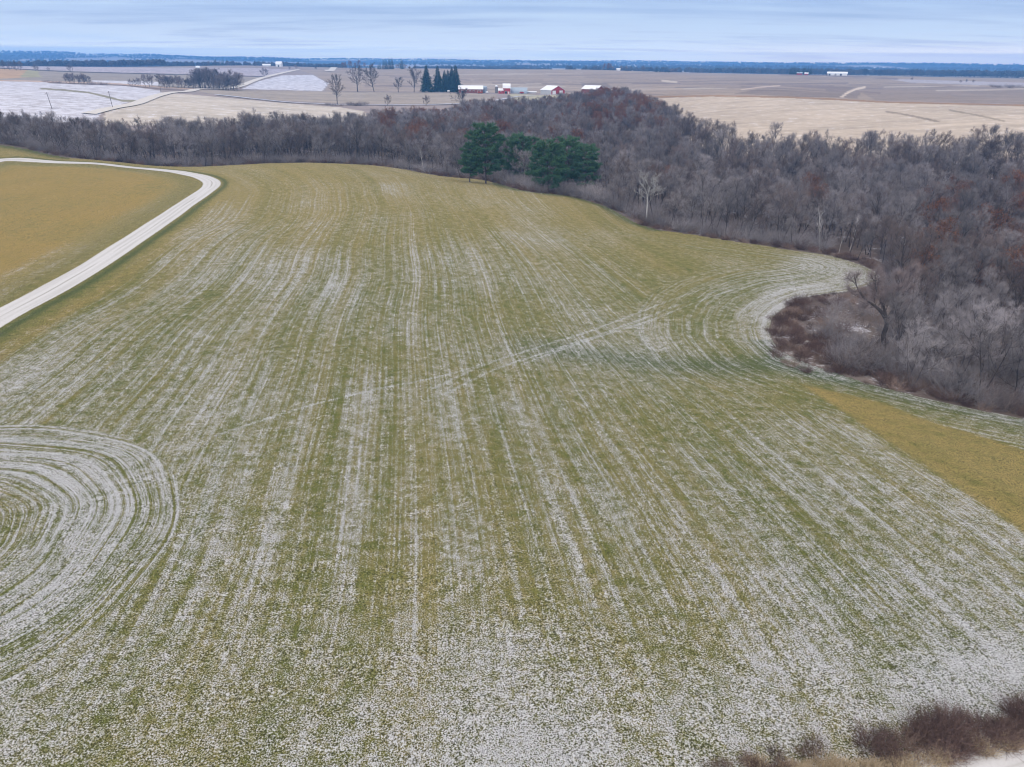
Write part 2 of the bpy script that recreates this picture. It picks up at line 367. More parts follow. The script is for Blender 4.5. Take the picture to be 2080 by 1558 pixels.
M['dead_grass'] = mat('dead_grass', leafy((.36, .27, .16), (.60, .50, .36)))
M['pine'] = mat('pine', leafy((.030, .085, .045), (.12, .23, .115)))
M['spruce'] = mat('spruce', leafy((.012, .032, .024), (.034, .075, .050)))
M['red'] = mat('red', flat((.36, .035, .035))); M['brick'] = mat('brick', flat((.22, .075, .055), var=.25, sc=1.5))
M['roof'] = mat('roof', flat((.80, .80, .82), .45, var=.06)); M['tin'] = mat('tin', flat((.36, .42, .48), .45, .3, var=.12))
M['white'] = mat('white', flat((.78, .78, .77), .5, var=.06)); M['pale'] = mat('pale', flat((.50, .50, .50), .6, var=.12))
M['dark'] = mat('dark', flat((.03, .028, .028))); M['conc'] = mat('conc', flat((.20, .18, .17), .9, var=.2)); M['wood'] = mat('wood', flat((.12, .10, .085), .9, var=.2))
M['orange'] = mat('orange', flat((.42, .09, .04))); M['rubber'] = mat('rubber', flat((.02, .02, .02))); M['rock'] = mat('rock', flat((.52, .51, .50), .9, var=.35, sc=2.5))
M['log'] = mat('log', flat((.32, .28, .25), .9, var=.3, sc=2.0))

# ------------------------------------------------------------------ objects: naming, tagging, mesh building
def tag(o, label=None, cat=None, group=None, kind=None):
    for k, v in (('label', label), ('category', cat), ('group', group), ('kind', kind)):
        if v: o[k] = v
    return o
def empty(name, loc, rz=0.0, sc=1.0):
    o = bpy.data.objects.new(name, None); COL.objects.link(o); o.empty_display_size = .5
    o.location = loc; o.rotation_euler = (0, 0, rz); o.scale = (sc, sc, sc) if np.isscalar(sc) else sc
    return o
def link(name, me, parent=None):
    o = bpy.data.objects.new(name, me); COL.objects.link(o)
    if parent is not None: o.parent = parent
    return o
def fast_mesh(name, V, Fc, m=None, smooth=False, matidx=None):
    """V (n,3); Fc list of (k,4)/(k,3) arrays"""
    me = bpy.data.meshes.new(name)
    Fc = [np.asarray(f, np.int32) for f in (Fc if isinstance(Fc, list) else [Fc]) if len(f)]
    V = np.asarray(V, np.float32); me.vertices.add(len(V)); me.vertices.foreach_set('co', V.ravel())
    lv = np.concatenate([f.ravel() for f in Fc]); cnt = np.concatenate([np.full(len(f), f.shape[1], np.int32) for f in Fc])
    me.loops.add(len(lv)); me.loops.foreach_set('vertex_index', lv)
    me.polygons.add(len(cnt)); me.polygons.foreach_set('loop_start', np.concatenate([[0], np.cumsum(cnt)[:-1]]).astype(np.int32))
    me.polygons.foreach_set('loop_total', cnt)
    me.polygons.foreach_set('use_smooth', np.full(len(cnt), smooth))
    for x in ([m] if not isinstance(m, (list, tuple)) else m):
        if x: me.materials.append(x)
    if matidx is not None: me.polygons.foreach_set('material_index', np.asarray(matidx, np.int32))
    me.update(calc_edges=True); return me

class MB:
    """collects tubes, boxes, prisms and loose faces into one mesh"""
    def __init__(s): s.V = []; s.Q = []; s.T = []; s.n = 0
    def add(s, V, Q=None, T=None):
        V = np.asarray(V, float); s.V.append(V)
        if Q is not None and len(Q): s.Q.append(np.asarray(Q) + s.n)
        if T is not None and len(T): s.T.append(np.asarray(T) + s.n)
        s.n += len(V)
    def tube(s, P, r, k=3):
        P = np.asarray(P, float); n = len(P); r = np.broadcast_to(np.asarray(r, float), (n,))
        d = np.gradient(P, axis=0); d /= np.linalg.norm(d, axis=1, keepdims=True) + 1e-9
        ref = np.array([0, 0, 1.0]) if abs(d[0, 2]) < .9 else np.array([1.0, 0, 0])
        u = np.cross(d, ref); u /= np.linalg.norm(u, axis=1, keepdims=True) + 1e-9; v = np.cross(d, u)
        a = np.arange(k) * 2 * math.pi / k
        ring = P[:, None] + r[:, None, None] * (u[:, None] * np.cos(a)[None, :, None] + v[:, None] * np.sin(a)[None, :, None])
        i = np.arange(n - 1)[:, None] * k; j = np.arange(k)[None]; j2 = (j + 1) % k
        s.add(ring.reshape(-1, 3), np.stack([i + j, i + j2, i + k + j2, i + k + j], -1).reshape(-1, 4))
    def box(s, c, d, rz=0.0):
        x, y, z = np.array(d) / 2
        V = np.array([(a * x, b * y, e * z) for e in (-1, 1) for a, b in ((-1, -1), (1, -1), (1, 1), (-1, 1))], float)
        if rz: V[:, :2] = V[:, :2] @ np.array([[math.cos(rz), math.sin(rz)], [-math.sin(rz), math.cos(rz)]])
        s.add(V + np.array(c), [(0, 3, 2, 1), (4, 5, 6, 7), (0, 1, 5, 4), (1, 2, 6, 5), (2, 3, 7, 6), (3, 0, 4, 7)])
    def prism(s, prof, x0, x1):
        """extrude a (y,z) profile along x"""
        n = len(prof); V = [(x0, y, z) for y, z in prof] + [(x1, y, z) for y, z in prof]
        s.add(V, [(i, (i + 1) % n, n + (i + 1) % n, n + i) for i in range(n)])
        for off in (0, n):
            s.T.append(np.array([(off, off + i, off + i + 1) for i in range(1, n - 1)]) + s.n - 2 * n)
    def lathe(s, prof, k=16, c=(0, 0, 0)):
        prof = np.asarray(prof, float); a = np.arange(k) * 2 * math.pi / k
        V = np.stack([prof[:, :1] * np.cos(a), prof[:, :1] * np.sin(a), np.repeat(prof[:, 1:], k, 1)], -1).reshape(-1, 3) + np.array(c)
        i = np.arange(len(prof) - 1)[:, None] * k; j = np.arange(k)[None]; j2 = (j + 1) % k
        s.add(V, np.stack([i + j, i + j2, i + k + j2, i + k + j], -1).reshape(-1, 4))
    def mesh(s, name, m, smooth=False):
        return fast_mesh(name, np.concatenate(s.V), [np.concatenate(a) for a in (s.Q, s.T) if a], m, smooth)
    def obj(s, name, m, parent=None, smooth=False): return link(name, s.mesh(name, m, smooth), parent)

# ------------------------------------------------------------------ the ground
def build_ground():
    da = np.concatenate([np.linspace(-math.pi, -1.02, 60)[:-1], np.linspace(-1.02, 1.02, 960), np.linspace(1.02, math.pi, 60)[1:-1]])
    rows = []
    for py in np.arange(1760, 345, -1.9):
        d = ray(1040, py); rows.append(-HC / d[2] * math.hypot(d[0], d[1]))
    rows = np.array(rows); rows = rows[rows < 330]
    D = np.concatenate([[.5, 4, 8, 12, 16, 19, 21, 22.5], rows[rows > 23.5], np.exp(np.arange(math.log(max(rows) + 1.2), math.log(9450), .0062)), [9480]])
    A, DD = np.meshgrid(da, D); x = (np.sin(A) * DD).ravel(); y = (np.cos(A) * DD).ravel()
    # heights straight from the spline so that the sheet is smooth
    z = zt(x, y)
    V = np.stack([x, y, z], -1); na, nr = len(da), len(D)
    i = np.arange(nr - 1)[:, None] * na; j = np.arange(na)[None]; j2 = (j + 1) % na
    Q = np.stack([i + j, i + na + j, i + na + j2, i + j2], -1).reshape(-1, 4)[:, ::-1]
    return V, Q, DD.ravel()

V, Q, GD = build_ground()
GPX, GPY, GZC = project(V[:, 0], V[:, 1], V[:, 2])
GPX = np.where(GZC > 1, GPX, -9e3); GPY = np.where(GZC > 1, GPY, 9e3)
X, Y = V[:, 0], V[:, 1]
infield = poly_in(FIELD, X, Y); inner = poly_in(INNER, X, Y); inwood = poly_in(WOODS, X, Y)
lane_d, lane_s = seg_dist(LANE[::3], X, Y); edge_d, edge_s = seg_dist(EDGE[::2], X, Y)

def far_zones():
    n = len(V); c = np.empty((n, 4), np.float32); c[:] = (.135, .115, .105, 1); fr = np.full(n, .12, np.float32)
    far = GD > 1900
    c[inwood] = (.13, .10, .085, 1); fr[inwood] = .40
    ff = (~inwood) & (GD > 350); c[ff] = (.26, .215, .20, 1); fr[ff] = .30
    cl = (GPX > 1560) & (GPX < 1880) & (GPY > 590) & (GPY < 800) & (GD < 150) & inwood; c[cl] = (.19, .155, .135, 1); fr[cl] = .50
    def zone(poly, d0, d1, col, f, noise=0.0):
        m = (GD >= d0) & (GD <= d1) & poly_in(poly, GPX, GPY) & ~inwood; c[m] = (*col, 1); fr[m] = f
    def band(line, d0, d1, wpx, col, f):
        m = (GD >= d0) & (GD <= d1) & ~inwood
        dd, _ = seg_dist(line, GPX[m], GPY[m] * 1.0); k = np.nonzero(m)[0][dd < wpx]; c[k] = (*col, 1); fr[k] = f
    L = -700; Rr = 2800
    zone([(L, 100), (Rr, 100), (Rr, 170), (1340, 152), (600, 150), (L, 140)], 1900, 9500, (.045, .045, .048), .05)
    zone([(L, 133), (0, 133), (250, 137), (520, 138), (600, 142), (540, 157), (330, 151), (0, 139), (L, 130)], 700, 2000, (.33, .29, .32), .48)
    zone([(L, 141), (0, 139), (330, 151), (540, 157), (500, 170), (480, 178), (330, 178), (0, 163), (L, 160)], 600, 1900, (.27, .235, .205), .20)
    zone([(L, 139), (0, 140), (55, 142), (82, 156), (0, 160), (L, 158)], 600, 1900, (.40, .27, .16), .05)
    zone([(55, 142), (78, 145), (84, 157), (40, 157)], 600, 1900, (.30, .28, .17), .05)
    zone([(185, 163), (320, 166), (330, 174), (190, 170)], 500, 1900, (.45, .43, .46), .6)
    zone([(L, 160), (0, 164), (120, 168), (240, 172), (326, 184), (330, 190), (300, 202), (262, 208), (210, 224), (190, 250), (L, 250)], 440, 1000, (.42, .40, .43), .60)
    zone([(205, 255), (215, 226), (270, 214), (330, 196), (354, 190), (420, 195), (560, 208), (690, 218), (740, 226), (760, 260)], 440, 1000, (.46, .405, .345), .44)
    zone([(398, 184), (450, 182), (492, 183), (660, 186), (900, 189), (1010, 192), (1000, 206), (900, 212), (690, 210), (560, 203), (430, 191)], 500, 1200, (.30, .255, .215), .16)
    zone([(490, 181), (522, 166), (572, 153), (636, 152), (668, 170), (655, 185)], 500, 1500, (.37, .36, .41), .62)
    zone([(606, 142), (1340, 138), (1340, 180), (1260, 192), (900, 187), (660, 184), (668, 168), (634, 150)], 600, 1900, (.29, .235, .195), .28)
    zone([(1180, 168), (1330, 172), (1420, 190), (1320, 197), (1190, 188)], 600, 1900, (.20, .16, .14), .1)
    zone([(1200, 150), (Rr, 160), (Rr, 215), (2080, 212), (1800, 206), (1600, 196), (1320, 196), (1250, 180)], 640, 1900, (.28, .225, .185), .20)
    zone([(1490, 190), (1560, 177), (1640, 174), (1760, 176), (1740, 200), (1620, 196)], 600, 1500, (.20, .16, .14), .12)
    zone([(1720, 172), (2080, 180), (Rr, 185), (Rr, 214), (2080, 211), (1780, 204)], 600, 1500, (.235, .19, .165), .2)
    zone([(1800, 160), (2080, 168), (Rr, 172), (Rr, 178), (2080, 176), (1850, 168)], 800, 1900, (.34, .31, .33), .4)
    zone([(1300, 201), (1450, 196), (1600, 199), (1800, 209), (2080, 216), (Rr, 224), (Rr, 320), (1300, 320)], 380, 720, (.44, .365, .29), .40)
    zone([(1030, 190), (1100, 193), (1240, 192), (1240, 205), (1040, 206)], 500, 900, (.36, .33, .24), .25)
    for q in range(46):      # strips and terraces following the slopes of the plowed hills
        u = random.Random(q); x0 = u.uniform(690, 2000); y0 = u.uniform(148, 186); ln = u.uniform(90, 330); sl = u.uniform(-.035, .05); bw = u.uniform(.5, 1.9); cc = u.choice([(.215, .17, .15), (.33, .27, .225), (.25, .20, .17), (.36, .31, .27), (.19, .15, .14)])
        band([(x0, y0), (x0 + ln * .35, y0 + ln * sl * .2), (x0 + ln * .7, y0 + ln * sl * .55), (x0 + ln, y0 + ln * sl)], 700, 1800, bw, cc, u.uniform(.1, .35))
    band([(1300, 197.5), (1450, 194.5), (1600, 197.5), (1700, 202), (1800, 207.5), (2080, 214), (2400, 221)], 560, 760, 1.6, (.27, .17, .10), .0)
    band([(85, 180), (130, 183), (180, 188), (220, 197), (245, 204), (290, 205)], 440, 1000, 1.7, (.24, .22, .15), .05)
    band([(200, 193), (225, 199), (250, 205), (285, 206)], 440, 1000, 1.6, (.24, .22, .15), .05)
    band([(-200, 137), (0, 138.5), (150, 146), (330, 150.5), (480, 154), (540, 156)], 700, 1900, .9, (.07, .055, .05), .0)
    band([(-200, 163), (0, 163.5), (150, 167), (250, 171), (330, 177), (400, 181)], 500, 1100, 1.2, (.42, .31, .24), .05)
    band([(100, 168), (250, 173.5), (330, 181), (390, 184)], 500, 1100, 1.0, (.15, .11, .09), .0)  # brown shadow below the tan dirt line, painted as a dark band
    band([(1710, 197), (1722, 188), (1738, 181), (1758, 177)], 600, 1500, 2.2, (.50, .42, .35), .3)
    band([(1505, 182), (1545, 177), (1585, 174)], 600, 1500, 1.2, (.42, .34, .29), .3)
    band([(1345, 164), (1375, 167)], 600, 1500, 2.0, (.42, .36, .30), .3)
    band([(1800, 227), (1830, 231), (1870, 239), (1905, 247)], 380, 700, 2.0, (.27, .22, .17), .1)
    band([(1930, 224), (1980, 233), (2040, 246)], 380, 700, 1.8, (.29, .24, .18), .1)
    for q in range(40):      # pale fields in the far blue country
        u = random.Random(100 + q); D = u.uniform(2300, 6800); a = u.uniform(-.75, .75); wd = u.uniform(90, 420); dp = u.uniform(120, 480)
        xx, yy = math.sin(a) * D, math.cos(a) * D
        m = (np.abs(X - xx) < wd) & (np.abs(Y - yy) < dp); c[m] = (.36, .31, .27, 1); fr[m] = .35
    return c, fr
ZC, ZF = far_zones()
gme = fast_mesh('ground', V, Q, M['ground'], True)
gme.attributes.new('zone', 'FLOAT_COLOR', 'POINT').data.foreach_set('color', ZC.ravel())
gme.attributes.new('frost', 'FLOAT', 'POINT').data.foreach_set('value', ZF)
ground = tag(link('ground', gme), 'rolling farmland and leaf-strewn woodland floor dusted with snow', 'ground', kind='structure')

def hay_attrs(idx):
    x, y, px, py = X[idx], Y[idx], GPX[idx], GPY[idx]
    n = len(idx); rv = tps_eval(_rp, RW, np.stack([x, y], -1) / 100.0); ru = np.hypot(x, y + 60)
    px2 = np.clip(px, -300, 2400); py2 = np.clip(py, 318, 1640)
    num = np.zeros(n); den = np.zeros(n)
    for (a, b), c in zip(_cp, _cq):
        wgt = 1.0 / (((px2 - a) ** 2 + (1.6 * (py2 - b)) ** 2) + 1500.0) ** 1.6; num += wgt * c; den += wgt
    cov = num / den; tint = np.full(n, .36); verge = np.zeros(n); amp = np.full(n, .85); orange = np.zeros(n)
    tint += .5 * np.clip((600 - py) / 200, 0, 1); amp *= 1 - .2 * np.clip((470 - py) / 90, 0, 1)
    amp *= 1 - .75 * np.clip((py - 1180) / 260, 0, 1)
    inn = inner[idx]; ld, ls, ed, es = lane_d[idx], lane_s[idx], edge_d[idx], edge_s[idx]
    # left turning ring
    rd = np.hypot(x - RINGC[0], y - RINGC[1]); ring = (rd < RINGR) & ~inn
    rv = np.where(ring, rd * 2.0 + 300, rv); ru = np.where(ring, np.arctan2(y - RINGC[1], x - RINGC[0]) * 26, ru); th = np.arctan2(y - RINGC[1], x - RINGC[0]); rv = np.where(ring, rv + (rd / RINGR) * (.8 * np.sin(th * 4 + 1) + .5 * np.sin(th * 9 + rd * .4)), rv)
    cov = np.where(ring, .46 + .27 * np.exp(-((rd - 15.5) / 6.0) ** 2) + .10 * np.clip((py - 1150) / 250, 0, 1), cov); amp = np.where(ring, 1.45, amp); tint = np.where(ring, .22, tint)
    # headland passes along the wood and round the thicket
    head = (ed < 24) & (px > 1180) & (py > 470) & ~inn & (py < 1000)
    hw = np.clip((24 - ed) / 6, 0, 1)
    tail = (px > 1500) & (py > 760)
    head &= ~(tail & (ed > 17))
    rv = np.where(head, ed * 1.1 + 500, rv); ru = np.where(head, es, ru); amp = np.where(head, .9, amp)
    nose = np.exp(-((ed - 1.2) / .9) ** 2) * ((px > 1540) & (px < 1720) & (py > 600)); cov = cov + .2 * nose
    # bright unmown strip
    strip = poly_in(STRIP, x, y); sd, _ = seg_dist(np.vstack([STRIP, STRIP[:1]]), x, y); sw = np.where(strip, np.clip(sd / 1.2, 0, 1), 0)
    cov = cov * (1 - sw) + (-.02) * sw; tint = tint * (1 - sw) + .78 * sw; orange += .52 * sw; amp = amp * (1 - .6 * sw)
    # swale and verges
    wd, _ = seg_dist(SWALE, x, y); verge += .75 * np.exp(-(wd / 5.0) ** 2) * np.clip((px - 980) / 150, 0, 1)
    verge += .8 * np.exp(-((ed - 2) / 3.0) ** 2) * ((px > 1000) | (px < 140)) * (~head | (py > 690))
    out_lane = (~inn) & (ld < 9)
    verge += np.where(~inn, .85 * np.exp(-((ld - 3.9) / .95) ** 2), .22 * np.exp(-((ld - 5.5) / 3.5) ** 2))
    cov -= np.where(~inn, .45 * np.exp(-((ld - 4.6) / 2.2) ** 2), 0)
    rust = np.where(~inn, np.exp(-((ld - 8.2) / 1.5) ** 2), 0) * np.clip((py - 420) / 200, 0, 1); orange += .55 * rust; cov -= .2 * rust
    # inner field
    rv = np.where(inn, ld + 900, rv); ru = np.where(inn, ls, ru)
    iw = np.where(inn, np.clip((ld - 9) / 4, 0, 1), 0); orange = np.where(inn, .95 * iw, orange)
    cov = np.where(inn, .16 + .30 * np.exp(-((ld - 11.5) / 2.0) ** 2) * np.clip((py - 420) / 150, 0, 1) + .22 * np.exp(-((ld - 6.5) / 1.5) ** 2) * np.clip((py - 420) / 150, 0, 1) - .12 * iw, cov)
    amp = np.where(inn, .45, amp); tint = np.where(inn, .85, tint)
    tr = np.full(n, 9.0)
    for T in TRACKS: tr = np.minimum(tr, seg_dist(T, x, y)[0])
    return {'cover': cov, 'tint': tint, 'verge': verge, 'track': tr, 'streak': amp, 'orange': orange}, np.stack([rv, ru, np.zeros(n)], -1)

def sheet(name, mask, dz, m, label, cat):
    fm = mask[Q].all(1); q = Q[fm]; ids, inv = np.unique(q, return_inverse=True)
    me = fast_mesh(name, V[ids] + (0, 0, dz), inv.reshape(-1, 4), m, True)
    at, uv = hay_attrs(ids)
    for k, v in at.items(): me.attributes.new(k, 'FLOAT', 'POINT').data.foreach_set('value', v.astype(np.float32))
    me.attributes.new('rowuv', 'FLOAT_VECTOR', 'POINT').data.foreach_set('vector', uv.astype(np.float32).ravel())
    return tag(link(name, me), label, cat, kind='structure')
jit = .5 * np.sin(X * 3.1 + 1.7 * np.sin(Y * 2.3)) * np.sin(Y * 2.9 + X)
fmask = infield & ~inner & (GD < 380)
sheet('field', fmask, .03, M['hay'], 'large mown hay field streaked with snow along its rows', 'field')
sheet('field', infield & inner & (GD < 380), .03, M['hay'], 'orange tan hay field inside the bend of the white lane', 'field')

def ribbon(name, line, width, dz, m, label, cat, step=None):
    P = np.asarray(line); d = np.gradient(P, axis=0); d /= np.linalg.norm(d, axis=1, keepdims=True); nrm = np.stack([d[:, 1], -d[:, 0]], -1)
    k = 9; cu = np.linspace(-1, 1, k); s = np.concatenate([[0], np.cumsum(np.linalg.norm(np.diff(P, axis=0), axis=1))])
    wv = np.broadcast_to(np.asarray(width, float), (len(P),))
    XY = P[:, None] + nrm[:, None] * (cu[None, :, None] * wv[:, None, None] / 2)
    Z = zt(XY[..., 0], XY[..., 1]) + dz + .06 * (1 - cu[None] ** 2)
    VV = np.concatenate([XY, Z[..., None]], -1).reshape(-1, 3)
    i = np.arange(len(P) - 1)[:, None] * k; j = np.arange(k - 1)[None]
    qq = np.stack([i + j, i + j + 1, i + k + j + 1, i + k + j], -1).reshape(-1, 4)
    me = fast_mesh(name, VV, qq, m, True)
    me.attributes.new('cross', 'FLOAT', 'POINT').data.foreach_set('value', np.tile(cu, len(P)).astype(np.float32))
    me.attributes.new('along', 'FLOAT', 'POINT').data.foreach_set('value', np.repeat(s, k).astype(np.float32))
    return tag(link(name, me), label, cat, kind='structure')
ribbon('lane', LANE, 5.1, .07, M['gravel'], 'white gravel farm lane bending round the tan hay field', 'lane')
ribbon('road', ROAD, 6.0, .07, M['gravel'], 'snow-dusted gravel road beside the red brown brambles', 'road')
FR1 = smooth_line([W(a, b, 430) for a, b in ((180, 232), (215, 223), (279, 210), (323, 194), (353, 188), (380, 186.5), (404, 181.5), (458, 180), (485, 176), (525, 161), (572, 149), (606, 141.5))], 6)
ribbon('road', FR1, 8.5, .45, M['farroad'], 'pale gravel road climbing past the bare grove to the far ridge', 'road')
FR2 = smooth_line([W(a, b, 1200, 1500) for a, b in ((664, 142.5), (676, 140), (692, 137))], 12)
ribbon('road', FR2, 12, .6, M['farroad'], 'short pale stretch of gravel road on the far ridge', 'road')
FR3 = smooth_line([W(a, b, 430) for a, b in ((440, 193), (560, 206), (640, 211), (720, 214), (850, 213.5), (940, 211), (1010, 204), (1060, 196), (1120, 193), (1180, 191))], 6)
ribbon('road', FR3, 5.0, .45, M['pave'], 'thin grey road crossing below the farm toward the barns', 'road')

# ------------------------------------------------------------------ vegetation prototypes
def unit(v): return v / (np.linalg.norm(v) + 1e-9)
def bend(rg, p, d, L, nseg, wander, up):
    P = [p]; d = unit(d)
    for i in range(nseg):
        d = unit(d + rg.normal(0, wander, 3) + np.array([0, 0, up])); P.append(P[-1] + d * L / nseg)
    return np.array(P)
def side_dir(rg, d, ang, phi):
    ref = np.array([0, 0, 1.0]) if abs(d[2]) < .9 else np.array([1.0, 0, 0])
    u = unit(np.cross(d, ref)); v = np.cross(d, u)
    return unit(d * math.cos(ang) + (u * math.cos(phi) + v * math.sin(phi)) * math.sin(ang))
def on(P, t):
    k = min(int(t * (len(P) - 1)), len(P) - 2); f = t * (len(P) - 1) - k
    return P[k] * (1 - f) + P[k + 1] * f, unit(P[k + 1] - P[k])

def joined(name, a, b, ma, mb):
    va, qa = np.concatenate(a.V), np.concatenate(a.Q); vb, qb = np.concatenate(b.V), np.concatenate(b.Q)
    return fast_mesh(name, np.vstack([va, vb]), np.vstack([qa, qb + len(va)]), [ma, mb], False, np.r_[np.zeros(len(qa)), np.ones(len(qb))])
class Deciduous:
    """a bare tree: trunk mesh and crown mesh (limbs, branches, twigs), optional clinging leaves"""
    def __init__(s, seed, H=14, trunk_r=.20, spread=.40, stems=1, low=.34, nl=11, nb=7, nt=6, nf=8, lean=0.06, leaves=0, up=.045, twig=.0115, ang=(32, 66)):
        s.rg = rg = np.random.default_rng(seed); s.tr = MB(); s.cr = MB(); s.lb = MB(); s.lv = []; s.tips = []; s.twig = twig; s.nb, s.nt, s.nf = nb, nt, nf; s.leaves = leaves
        for k in range(stems):
            a = rg.uniform(0, 6.28); ln = lean if stems == 1 else .20 + lean
            d = np.array([math.cos(a) * ln, math.sin(a) * ln, 1.0]); h = H * rg.uniform(.80, .92)
            T = bend(rg, np.array([0.0, 0, -.4]) + (stems > 1) * .3 * np.array([math.cos(a), math.sin(a), 0]), d, h, 9, .055, .03)
            r = trunk_r * rg.uniform(.8, 1.05) / math.sqrt(stems)
            kk = 6
            s.tr.tube(T[:kk + 1], np.linspace(r, r * .58, kk + 1) * np.r_[1.35, np.ones(kk)], 7)
            s.lb.tube(T[kk:], np.linspace(r * .56, .02, len(T) - kk), 5)
            n = max(4, int(nl / stems + .5)); ph = rg.uniform(0, 6.28)
            for i in range(n):
                t = low + (1 - low) * (i + rg.uniform(0, .9)) / n; t = min(t, .985)
                p, dd = on(T, t); ph += 2.4 + rg.normal(0, .3)
                q = side_dir(rg, dd, R(rg.uniform(*ang)) * (1 - .35 * t), ph)
                L = H * spread * 1.06 * (1.05 - .50 * max(0, (t - .45) / .55)) * rg.uniform(.75, 1.15) * (1 if t > .42 else .85)
                s.limb(p, q, L, max(.028, r * .42 * (1.1 - .6 * t)), up)
    def limb(s, p, q, L, r, up=.10):
        rg = s.rg; P = bend(rg, p, q, L, 6, .12, up); s.lb.tube(P, np.linspace(r, .016, 7), 4)
        for j in range(s.nb):
            t = .22 + .78 * (j + rg.uniform(0, .9)) / s.nb; b, bd = on(P, min(t, .99))
            s.branch(b, side_dir(rg, bd, R(rg.uniform(25, 60)), rg.uniform(0, 6.28)), L * .46 * (1.15 - .55 * t) * rg.uniform(.7, 1.2))
    def branch(s, p, q, L):
        rg = s.rg; P = bend(rg, p, q, L, 3, .14, .10); s.lb.tube(P, np.linspace(max(.028, s.twig * 1.8), max(.010, s.twig * .8), 4), 3)
        for j in range(s.nt):
            t = .15 + .85 * (j + rg.uniform(0, .9)) / s.nt; b, bd = on(P, min(t, .99))
            tq = side_dir(rg, bd, R(rg.uniform(20, 60)), rg.uniform(0, 6.28)); TL = rg.uniform(.55, 1.25) * (.6 + .12 * L)
            TP = bend(rg, b, tq, TL, 2, .15, .10); s.cr.tube(TP, [s.twig * 1.2, s.twig, s.twig * .6], 3)
            for f in range(s.nf):
                c, cd2 = on(TP, rg.uniform(.1, 1)); fq = side_dir(rg, cd2, R(rg.uniform(15, 60)), rg.uniform(0, 6.28)); fl = rg.uniform(.35, .95)
                e = c + unit(fq + (0, 0, .15)) * fl
                s.cr.tube(np.array([c, e]), [s.twig * .75, s.twig * .35], 3)
                if s.leaves and rg.random() < s.leaves: s.lv.append((c + e) / 2); s.lv.append(e)
    def meshes(s, bark_m, twig_m, leaf_m=None):
        a = s.tr.mesh('trunk', bark_m, True); b = joined('crown', s.cr, s.lb, twig_m, bark_m); c = None
        if s.leaves: c = leaf_mesh(s.rg, np.array(s.lv), leaf_m, .13, .24)
        return [('trunk', a), ('crown', b)] + ([('leaves', c)] if c else [])
def leaf_mesh(rg, P, m, lo, hi):
    n = len(P); a = rg.normal(0, 1, (n, 3)); a /= np.linalg.norm(a, axis=1, keepdims=True); b = np.cross(a, rg.normal(0, 1, (n, 3))); b /= np.linalg.norm(b, axis=1, keepdims=True)
    sz = rg.uniform(lo, hi, (n, 1)); VV = np.stack([P - a * sz * .6, P + b * sz * .4, P + a * sz * .6, P - b * sz * .4], 1).reshape(-1, 3)
    return fast_mesh('leaves', VV, np.arange(4 * n).reshape(-1, 4), m)

def needles(rg, C, D, L, n, wid, spread):
    """tufts of thin triangles at centres C, pointing along D"""
    k = len(C); c = np.repeat(C, n, 0); d = np.repeat(D, n, 0) + rg.normal(0, spread, (k * n, 3)); d /= np.linalg.norm(d, axis=1, keepdims=True)
    s = np.cross(d, rg.normal(0, 1, (k * n, 3))); s /= np.linalg.norm(s, axis=1, keepdims=True); ln = np.repeat(L, n)[:, None] * rg.uniform(.6, 1.1, (k * n, 1))
    VV = np.stack([c - s * wid, c + s * wid, c + d * ln], 1).reshape(-1, 3)
    return VV, np.arange(3 * k * n).reshape(-1, 3)
def pine(seed, H=15, Rr=4.2, bare=.22, needle_m='pine', nbr=92, dens=17):
    rg = np.random.default_rng(seed); tr = MB(); cr = MB(); C = []; D = []; Ls = []
    T = bend(rg, np.array([0, 0, -.4]), np.array([rg.normal(0, .03), rg.normal(0, .03), 1]), H + .2, 8, .02, .05); tr.tube(T, np.linspace(.26, .04, 9), 7)
    for i in range(nbr):
        t = bare + (1 - bare) * (i + rg.random()) / nbr; p, d = on(T, min(t, .99)); ph = i * 2.4 + rg.normal(0, .35)
        prof = Rr * (1 - ((t - .42) / .66) ** 2) ** .5 if t > .42 else Rr * (.62 + .38 * (t - bare) / (.42 - bare + 1e-6)); L = max(.5, prof * rg.uniform(.62, 1.12))
        q = np.array([math.cos(ph), math.sin(ph), .05 + .55 * max(0, t - .45)]); P = bend(rg, p, q, L, 5, .09, .035)
        cr.tube(P, np.linspace(.055, .012, 6), 4)
        m = int(5 + L * dens / 2.2)
        for j in range(m):
            tt = .28 + .72 * math.sqrt(rg.random()); c, cd2 = on(P, min(tt, .99)); out = side_dir(rg, cd2, R(rg.uniform(15, 75)), rg.uniform(0, 6.28)); out[2] *= .35
            tip = c + unit(out) * rg.uniform(.25, .95) * (.6 + .14 * L); cr.tube(np.array([c, tip]), [.014, .008], 3)
            C.append(tip); D.append(unit(unit(tip - c) * .6 + (0, 0, .75))); Ls.append(rg.uniform(.5, .85))
            C.append(c * .45 + tip * .55); D.append(unit(unit(tip - c) * .6 + (0, 0, .6))); Ls.append(rg.uniform(.4, .7))
    VV, T3 = needles(rg, np.array(C), np.array(D), np.array(Ls), 12, .042, .6)
    nn = fast_mesh('needles', VV, T3, M[needle_m])
    return [('trunk', tr.mesh('trunk', M['bark'], True)), ('crown', cr.mesh('crown', M['twig_brown'])), ('needles', nn)]
